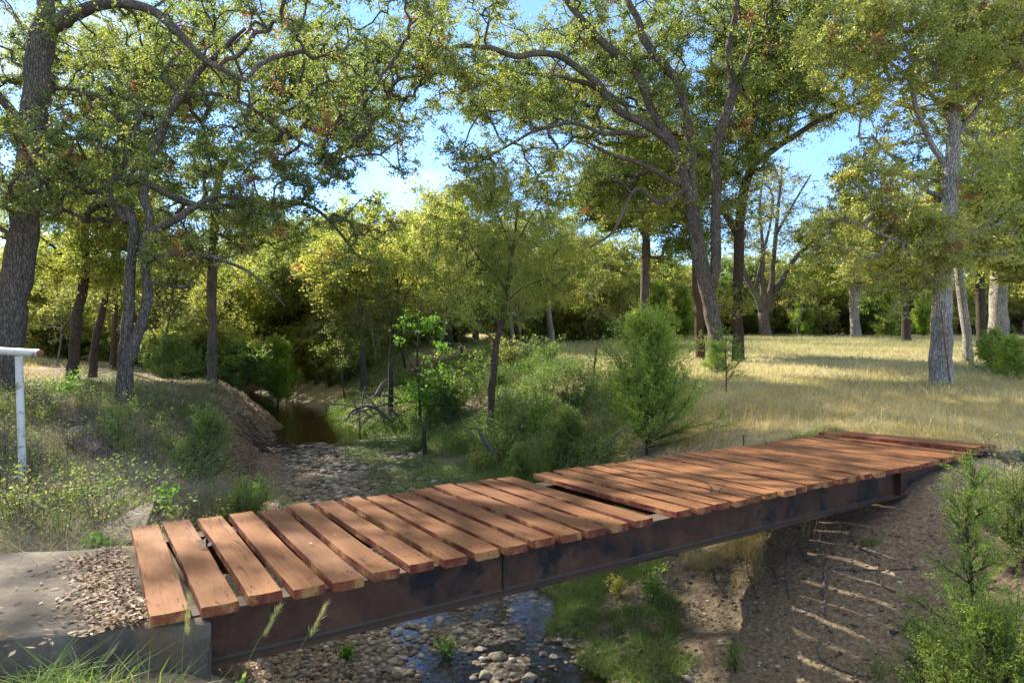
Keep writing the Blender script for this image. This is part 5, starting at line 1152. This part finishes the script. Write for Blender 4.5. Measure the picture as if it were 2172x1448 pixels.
# on the slab
n = 2300; a = np.concatenate([-.02-np.abs(r.normal(0, .16, n)), r.uniform(-2.6, -.03, 240), r.normal(-1.25, .22, 700)]); b = np.concatenate([r.uniform(.12, 1.72, n), r.uniform(0, 1.65, 240), r.normal(.45, .2, 700)])
k = (a < -.01) & (a > -2.5) & (b > 0.02) & (b < 1.7); a, b = a[k], b[k]; pp = np.array([dk(q, w_) for q, w_ in zip(a, b)])
litter(pp[:, 0], pp[:, 1], np.full(len(pp), -.068)+r.uniform(0, .05, len(pp))*np.exp(-((a-.0)/.2)**2), .055, .021, .38)
tag(g.build('leaf_litter', LITTER), 'fallen brown leaves over the slab, slopes and bank', 'leaf litter', kind='stuff')
# a few leaves on the deck, each one a thing
lm = Geo(); leaves(lm, np.zeros((1, 3)), np.array([[1., .1, .05]]), np.random.default_rng(3), .06, .034, np.array([.8]), 3); lmesh = lm.mesh('fallen_leaf', LITTER)
for k in range(18):
    o = link('fallen_leaf', lmesh); u = r.uniform(.3, 8); p = dk(us[int(np.argmin(np.abs(np.array(us)-u)))]+r.uniform(-.06, .06), r.uniform(.1, 2.0), .004)
    o.location = p; o.rotation_euler = (r.uniform(-.2, .2), r.uniform(-.3, .3), r.uniform(0, 6.28)); s0 = r.uniform(.5, 1.1); o.scale = (s0, s0, s0)
    tag(o, 'small dry leaf lying on the brown planks', 'leaf', 'dry leaves on the deck')
# stones
def stone_mat():
    m, t = mat('limestone'); v = objvec(t); oi = t.nodes.new('ShaderNodeObjectInfo'); n1 = noise(t, v, 3, 6, .7); n2 = noise(t, v, 14, 4)
    c = ramp(t, [(.3, (.16, .12, .08)), (.5, (.34, .29, .2)), (.7, (.52, .47, .37))], n1.outputs[0])
    h = t.nodes.new('ShaderNodeHueSaturation'); mr = t.nodes.new('ShaderNodeMapRange'); mr.inputs[3].default_value = .6; mr.inputs[4].default_value = 1.15
    t.links.new(oi.outputs['Random'], mr.inputs[0]); t.links.new(mr.outputs[0], h.inputs['Value']); t.links.new(c.outputs[0], h.inputs['Color'])
    finish(t, h.outputs[0], .8, mixc(t, .5, n1.outputs[0], n2.outputs[0]), .6, .02, .3); return m
def pebble_mat():
    m, t = mat('creek_pebbles'); r_ = ramp(t, [(0, (.06, .045, .03)), (.35, (.15, .115, .07)), (.75, (.28, .23, .155)), (1, (.46, .42, .33))], attr(t, 'v').outputs['Fac'])
    n2 = noise(t, objvec(t), 30, 4); finish(t, mixc(t, 1, r_.outputs[0], ramp(t, [(.3, (.7, .68, .64)), (.6, (1.05, 1.05, 1.05))], n2.outputs[0]).outputs[0], 'MULTIPLY'), .8, n2.outputs[0], .5, .01, .3); return m
STONE = stone_mat(); PEB = pebble_mat()
import bmesh
def ico(sub, seed, amp=.35, flat=.6):
    bm = bmesh.new(); bmesh.ops.create_icosphere(bm, subdivisions=sub, radius=1)
    V = np.array([v.co[:] for v in bm.verts]); Fc = np.array([[v.index for v in f_.verts] for f_ in bm.faces]); bm.free()
    n_ = fbm(V[:, 0]*1.1+seed*9, V[:, 1]*1.1, V[:, 2]*1.1, 3)
    # facet: clip by a few random planes
    rs = np.random.default_rng(seed); V = V*(1+amp*(n_-.5)*2)[:, None]
    for k in range(7):
        d = rand_dirs(1, rs)[0]; h_ = rs.uniform(.6, .9); t_ = V@d; V = V-np.where(t_ > h_, t_-h_, 0)[:, None]*d*.85
    V[:, 2] *= flat; return V, Fc
shapes = [ico(1, k) for k in range(6)]
g = Geo()
def peb(x, y, z, smin, smax):
    n = len(x)
    for k in range(6):
        ii = np.arange(k, n, 6); V, Fc = shapes[k]; m = len(ii)
        if not m: continue
        sc = smin+(smax-smin)*r.uniform(size=m)**2.6; a = r.uniform(0, 6.283, m); ca_, sa = np.cos(a), np.sin(a); st = r.uniform(.7, 1.35, m)
        vx = V[None, :, 0]*st[:, None]; vy = V[None, :, 1]+0*vx; X_ = (vx*ca_[:, None]-vy*sa[:, None])*sc[:, None]+x[ii][:, None]; Y_ = (vx*sa[:, None]+vy*ca_[:, None])*sc[:, None]+y[ii][:, None]
        Z_ = V[None, :, 2]*sc[:, None]*r.uniform(.7, 1.1, m)[:, None]+z[ii][:, None]+sc[:, None]*.15
        T3 = (Fc[None]+np.arange(m)[:, None, None]*len(V)).reshape(-1, 3)
        g.add(np.stack([X_, Y_, Z_], -1).reshape(-1, 3), None, T3, np.repeat(np.clip(r.normal(.5, .25, m), 0, 1), len(Fc)))
x, y, z, s_, f, par = sample(22000, -4.5, 3, 4.5, 12, lambda x, y, z, s, f, p: (f < .12) & ((s < .2) | (r.uniform(size=len(x)) < .4)), r); peb(x, y, z, .006, .06)
x, y, z, s_, f, par = sample(30000, -10, 2, 11, 24.5, lambda x, y, z, s, f, p: (f < .10) & (s > -1.9) & (s < 1.7) & (z > -1.95) & (fbm(x, y, 44., 2) > .38), r); peb(x, y, z, .02, .12)
x, y, z, s_, f, par = sample(14000, .8, 7, 4.5, 11, lambda x, y, z, s, f, p: (s > 0) & (f > .1), r); peb(x, y, z-.006, .006, .034)
tag(g.build('gravel', PEB, None, True), 'pale creek gravel and pebbles in the stream bed', 'gravel', kind='stuff')
smesh = []
for k in range(5):
    V, Fc = ico(3, 20+k, .4, .62); smesh.append(mesh_np('stone', V, None, Fc, None, True, (STONE,)))
spts = [(1057, 1402, .10), (932, 1322, .065), (962, 1292, .07), (868, 1331, .055), (846, 1338, .05), (1084, 1298, .065), (958, 1365, .075), (831, 1415, .055), (1122, 1448, .085), (1018, 1383, .05), (902, 1352, .045), (823, 1362, .045), (760, 1350, .045), (877, 1313, .05), (1175, 1398, .05), (975, 1347, .06),
        (893, 1395, .05), (875, 1410, .04), (1028, 1440, .07), (1010, 1410, .045), (742, 1370, .04), (700, 1395, .05), (795, 1330, .04), (1150, 1392, .045), (1070, 1325, .04)]
SL = {0: 'largest pale boulder in the stream beneath the bridge', 5: 'rounded pale stone standing alone in the water under the girder', 6: 'wedge shaped stone at the edge of the blue shallows', 7: 'round brown stone at the left rim of the blue shallows', 8: 'flat pale stone at the picture bottom in the stream'}
for k, (px, py, s0) in enumerate(spts):
    yd = F*(CAM_Z+1.98)/(py-724); p = P3(px, py, yd); z = H(p[0], yd)
    o = link('stone', smesh[k % 5], None, (p[0], yd, max(z, WZ-.03)+s0*.22)); o.scale = (s0*1.1, s0*.95, s0); o.rotation_euler = (0, 0, k*1.3)
    tag(o, SL.get(k, 'fist sized pale stone lying in the shallow stream under the bridge'), 'stone', 'larger stones in the stream')
for k in range(34):
    x_ = r.uniform(-6.2, .2); y_ = r.uniform(12, 22); s1, p1 = creek(np.array([x_]), np.array([y_]))
    if not (-1.8 < s1[0] < 2.0): continue
    s0 = r.uniform(.06, .15); o = link('stone', smesh[k % 5], None, (x_, y_, H(x_, y_)+s0*.2)); o.scale = (s0*1.2, s0, s0*.8); o.rotation_euler = (0, 0, k*1.7)
    tag(o, ('flat' if s0 < .105 else 'big')+' pale stone on the gravel bar between pool and bridge', 'stone', 'larger stones on the gravel bar')

# ------------------------------------------------------------------ small things
def paint_mat():
    m, t = mat('chipped_white_paint'); v = objvec(t); n1 = noise(t, v, 6, 6, .7); n2 = noise(t, v, 2, 3)
    c = ramp(t, [(.3, (.55, .53, .45)), (.6, (.66, .64, .56))], n2.outputs[0])
    c2 = mixc(t, ramp(t, [(.53, (0, 0, 0)), (.60, (1, 1, 1))], n1.outputs[0]).outputs[0], c.outputs[0], (.27, .22, .14)); finish(t, c2, .55, n1.outputs[0], .2, .003); return m
PAINT = paint_mat()
mI, tI = mat('rusty_pipe_inside'); nI = noise(tI, objvec(tI), 12); finish(tI, ramp(tI, [(.3, (.12, .04, .02)), (.7, (.34, .15, .08))], nI.outputs[0]).outputs[0], .9); RUST = mI
pz = P3(48, 990, 8.4); pole = empty('pipe_rail_post', (pz[0], 8.4, H(pz[0], 8.4)), 'white painted pipe post with an open ended top rail at the left edge', 'pipe post')
def pipe(P, Rr, name, m, parent, inner=False):
    gg = Geo(); tube(gg, np.array(P), np.full(len(P), Rr), 24, cap=False); o = gg.build(name, m, parent, True, tuple(parent.location)); return o
top = P3(40, 748, 8.4); pb = P3(50, 1000, 8.4); pb[2] = H(pb[0], 8.4)-.2
pipe([pb, pb*.5+top*.5, top+np.array([0, 0, -.04])], .042, 'post', PAINT, pole)
ra_ = P3(85, 749, 8.15); rb_ = P3(-160, 735, 9.0)
gg = Geo(); Pr = np.array([rb_, rb_*.5+ra_*.5, ra_]); tube(gg, Pr, np.full(3, .045), 28, cap=False)
rail = gg.build('top_rail', PAINT, pole, True, tuple(pole.location))
gg = Geo(); d_ = (ra_-rb_)/np.linalg.norm(ra_-rb_); tube(gg, np.array([ra_, ra_+d_*.004, ra_+d_*.004]), np.array([.0452, .0452, .037]), 28, cap=False); tube(gg, np.array([ra_+d_*.003, ra_-d_*.25]), np.array([.037, .037]), 28)
gg.build('rusty_opening', RUST, pole, True, tuple(pole.location))
# steel fence post
p = at(1268, 792, 22); fp = P3(1268, 724, 22); o = empty('fence_post', tuple(p), 'dark steel fence post standing alone at the meadow edge', 'fence post')
gg = Geo(); a1 = P3(1259, 800, 22); a2 = P3(1266, 725, 22); tube(gg, np.array([a1, a2]), np.array([.028, .026]), 6); gg.build('post', STEEL, o, False, tuple(p))
gg = Geo(); [tube(gg, np.array([a1+(a2-a1)*q+[-.045, 0, 0], a1+(a2-a1)*q+[.045, 0, .005]]), np.array([.01, .01]), 5) for q in (.5, .62, .74, .86)]; gg.build('studs', STEEL, o, False, tuple(p))
# short rod behind deck
p = at(1577, 950, 12.0); gg = Geo(); tube(gg, np.array([p-[0, 0, .1], P3(1577, 922, 12.0)]), np.array([.011, .011]), 6); tag(gg.build('rebar_stake', STEEL), 'short dark rebar stake sticking out of the grass behind the deck', 'stake')
# rusty rod on the pale trunk
gg = Geo(); tube(gg, np.array([P3(2018, 826, 17.1), P3(2006, 740, 17.3), P3(1997, 662, 17.45)]), np.array([.022, .022, .022]), 7); tag(gg.build('rusty_rod', RUST), 'long rusty rod leaning against the pale trunk', 'rod')
# far wire fence
fe = empty('wire_fence', (35, 61.5, H(35, 61.5)), 'low wire fence with thin posts along the foot of the far wood', 'fence'); fl = fe.location
for px in (1300, 1420, 1560, 1700, 1760, 1868, 1980, 2080, 2170):
    x_ = (px-1086)/F*61.5; z_ = H(x_, 61.5); gg = Geo(); tube(gg, np.array([[x_, 61.5, z_-.2], [x_, 61.5, z_+1.45]]), np.array([.04, .035]), 6); gg.build('fence_post', DEADWOOD, fe, False, tuple(fl))
for hz in (.45, .8, 1.15):
    gg = Geo(); xs = np.linspace((1300-1086)/F*61.5, (2170-1086)/F*61.5, 30); zz = terrain(xs, xs*0+61.5)[0]; tube(gg, np.stack([xs, xs*0+61.45, zz+hz], -1), np.full(30, .008), 4, cap=False); gg.build('wire', STEEL, fe, False, tuple(fl))
# snag, driftwood, logs
def branchy(name, label, cat, paths, m, sides=8, rough=.2, group=None):
    P_, R_ = paths[0]; b = np.array(P_[0], float); root = empty(name, tuple(b), label, cat, group); gg = Geo()
    for k, (P, R) in enumerate(paths): Pc = catmull(np.array(P, float), 5) if len(P) > 2 else np.array(P, float); tube(gg, Pc, np.interp(np.linspace(0, 1, len(Pc)), np.linspace(0, 1, len(R)), R), sides, rough=rough, seed=k*3.1)
    gg.build('wood', m, root, True, tuple(b)); return root
branchy('dead_snag', 'dark broken stump standing upright on the driftwood heap', 'stump', [([at(828, 850, 26.5)-[0, 0, .2], P3(829, 810, 26.5), P3(827, 772, 26.5)], [.13, .10, .07])], BARK_D)
dw = []
for k in range(34):
    cx = r.uniform(742, 850); cyy = r.uniform(840, 905); dx = r.normal(0, 26); dyy = r.normal(-6, 16); Yd = 26+r.uniform(-.9, .9)
    dw.append(([P3(cx-dx, cyy-dyy, Yd), P3(cx, cyy-12, Yd+r.normal()*.2), P3(cx+dx, cyy+dyy, Yd+r.normal()*.3)], [r.uniform(.015, .04), r.uniform(.012, .035), .008]))
dw.append(([P3(840, 900, 25.6), P3(790, 862, 25.6), P3(750, 870, 25.7), P3(733, 895, 25.8)], [.07, .06, .05, .02])); dw.append(([P3(800, 840, 26), P3(812, 815, 26.1), P3(822, 806, 26.2)], [.12, .09, .05]))
branchy('driftwood_pile', 'heap of grey driftwood and roots beside the pool', 'driftwood', dw, DEADWOOD, 6)
branchy('broken_limb', 'weathered broken limb propped on the bank left of the willow foot', 'log', [([P3(1046, 965, 17.4), P3(1035, 945, 17.4), P3(1020, 918, 17.5)], [.07, .065, .06]), ([P3(1024, 912, 17.5), P3(1000, 908, 17.5), P3(985, 915, 17.6)], [.03, .02, .01]), ([P3(1018, 915, 17.5), P3(1012, 905, 17.5)], [.02, .01])], DEADWOOD)
branchy('dead_limb', 'bare grey stick slanting out of the grass left of the young cedar', 'stick', [([P3(1285, 948, 12.8), P3(1305, 925, 12.8), P3(1323, 908, 12.7)], [.022, .02, .012])], DEADWOOD, 6)
z0 = at(160, 960, 10.5)
branchy('fallen_log', 'hollow weathered stump end lying in the brush behind the white post', 'log', [([at(215, 965, 10.2)+[0, 0, .12], at(190, 930, 10.8)+[0, 0, .26], at(165, 920, 11.2)+[0, 0, .3]], [.20, .24, .20]), ([at(225, 975, 10.0)+[0, 0, .12], at(300, 985, 9.4)+[0, 0, .1], at(400, 1010, 9.2)+[0, 0, .05]], [.06, .04, .015]), ([at(180, 975, 10.2)+[0, 0, .1], at(120, 980, 10.)+[0, 0, .1]], [.05, .01])], BARK, 12, .35)
branchy('bare_root', 'dark upright root in the weeds at the gravel edge', 'root', [([at(902, 940, 20)-[0, 0, .1], P3(900, 915, 20), P3(906, 900, 20)], [.08, .05, .02])], BARK_D)
br = []
for k in range(46):
    px = r.uniform(500, 600); Yd = 21+r.uniform(-1.2, 2.4); a = at(px, 0, Yd); dxx = r.uniform(.3, .9); e1 = a+[dxx, -.15, 0]; e1[2] = H(e1[0], e1[1])+.03; a[2] += .05; m_ = (a+e1)/2+[0, 0, .07]
    br.append(([a, m_, e1], [.018, .014, .006]))
branchy('root_mat', 'dark mat of sticks and roots over the undercut left bank by the pool', 'roots', br, BARK_D, 5)
# roots and vines over the dirt bank under the bridge
def bank_path(pts, lift=.015):
    out_ = []
    for (px, py) in pts:
        k1, k2 = (px-1086)/F, (py-724)/F
        ys = np.linspace(4.5, 14, 400); zz = terrain(k1*ys, ys)[0]; ray = CAM_Z-k2*ys; j = int(np.argmax(ray <= zz)); j = max(j, 1)
        out_.append((k1*ys[j], ys[j], zz[j]+lift))
    return out_
V1 = [[(1755, 1190), (1748, 1240), (1752, 1310)], [(1690, 1155), (1720, 1195), (1790, 1210), (1950, 1210)], [(1590, 1165), (1582, 1210), (1600, 1250)], [(1670, 1170), (1668, 1230), (1676, 1275)], [(1738, 1360), (1740, 1400), (1790, 1430), (1850, 1446)],
      [(1560, 1150), (1570, 1200), (1600, 1230)], [(1505, 1180), (1515, 1230), (1535, 1260)], [(1860, 1200), (1868, 1240), (1900, 1260)], [(1620, 1160), (1640, 1200), (1650, 1250)], [(1890, 1345), (1930, 1330), (1960, 1310)], [(1800, 1120), (1820, 1160), (1870, 1190)]]
for k, v in enumerate(V1):
    th = .02 if k in (0, 9) else .011
    branchy('exposed_root', ['thick pale knotted root hanging down the striped dirt bank', 'long thin root sweeping right across the striped bank', 'short root at the bright edge of the dirt bank', 'pale forked root beside the edge of the shadow', 'curling root at the bottom of the striped bank', 'thin root under the girder in the dry grass', 'thin root left of the dirt face', 'thin root low under the cedar sprigs', 'thin root over the lit dirt face', 'dead stick lying at the foot of the low cedar', 'thin root just below the girder near the abutment'][k], 'root', [(bank_path(v, th), [th*1.2, th, th*.5][:max(2, 3)])], DEADWOOD, 6, .3)
# twig on deck
tp = dk(us[18], .35, .01); tw = [([tp, tp+[.02, .02, .03], tp+[-.05, .03, .09]], [.008, .007, .004]), ([tp+[.0, .0, .01], tp+[.09, 0, .015], tp+[.15, .02, .08]], [.008, .006, .003]), ([tp+[.09, 0, .015], tp+[.10, -.06, .0]], [.004, .003])]
branchy('twig', 'forked grey twig lying on the deck past the gap', 'twig', tw, DEADWOOD, 6, .1)
tp = dk(us[35], 1.75, .012); branchy('twig', 'small pale twig near the raised planks at the far end', 'twig', [([tp, tp+[.05, 0, .03], tp+[.14, 0, .01]], [.006, .006, .003]), ([tp+[.05, 0, .03], tp+[.07, .03, .07]], [.005, .002])], DEADWOOD, 5, .1)
tp = dk(us[1]+.12, 1.2, .01); g2_ = Geo(); leaves(g2_, np.tile(tp, (5, 1))+r.normal(size=(5, 3))*.02, rand_dirs(5, r), r, .07, .03, np.full(5, .9)); tag(g2_.build('dry_sprig', LITTER), 'curled dry leaf sprig caught in the second gap', 'leaf')
# building glimpsed through the trees
mH, tH = mat('pale_metal_siding'); wv = tH.nodes.new('ShaderNodeTexWave'); wv.inputs['Scale'].default_value = 3; tH.links.new(objvec(tH), wv.inputs['Vector']); finish(tH, (.55, .60, .66), .5, wv.outputs[0], .3, .03)
def boxm(name, x0, x1, y0, y1, z0, z1, m, parent, base, roof=0):
    V = [(x0, y0, z0), (x1, y0, z0), (x1, y1, z0), (x0, y1, z0), (x0, y0, z1), (x1, y0, z1), (x1, y1, z1), (x0, y1, z1)]; Fc = [(3, 2, 1, 0), (0, 1, 5, 4), (1, 2, 6, 5), (2, 3, 7, 6), (3, 0, 4, 7)]
    if roof: ym = (y0+y1)/2; V += [(x0, ym, z1+roof), (x1, ym, z1+roof)]; Fc += [(4, 5, 9, 8), (6, 7, 8, 9), (5, 6, 9), (7, 4, 8)]
    else: Fc.append((4, 5, 6, 7))
    me = bpy.data.meshes.new(name); me.from_pydata([tuple(np.array(v)-base) for v in V], [], Fc); me.materials.append(m); me.update(); return link(name, me, parent)
hx = P3(385, 0, 62)[0]; hz_ = H(hx, 62); sh = empty('shed', (hx, 62, hz_), 'pale blue grey building glimpsed between the trunks on the left', 'building'); bs = np.array([hx, 62, hz_])
boxm('wall', hx-3.5, hx+3.5, 60, 65, hz_-.3, hz_+3.2, mH, sh, bs)
boxm('roof', hx-3.9, hx+3.9, 59.6, 65.4, hz_+3.203, hz_+3.3, STONE, sh, bs, 1.6)
boxm('door', hx-.6, hx+.6, 59.94, 59.997, hz_-.25, hz_+2.1, STEEL, sh, bs)
# repeats that still read the same are told apart by their order from the left
ORD = ['leftmost', 'second', 'third', 'fourth', 'fifth', 'sixth', 'seventh', 'eighth', 'ninth', 'tenth', 'eleventh', 'twelfth', 'thirteenth', 'fourteenth', 'fifteenth', 'sixteenth', 'seventeenth', 'eighteenth', 'nineteenth', 'twentieth']
same = {}
for o in C.objects:
    if o.parent is None and o.get('label') and o.get('group'): same.setdefault(o['label'], []).append(o)
for lab, os_ in same.items():
    if 1 < len(os_) <= 20 or 'stone' in lab:
        os_.sort(key=lambda o: o.location.x/max(o.location.y, .1))
        for q, o in enumerate(os_):
            if q < len(ORD): o['label'] = ('leftmost '+lab) if q == 0 else lab+', '+ORD[q]+' from left'
print('faces', sum(len(m.polygons) for m in bpy.data.meshes), 'meshes', len(bpy.data.meshes))
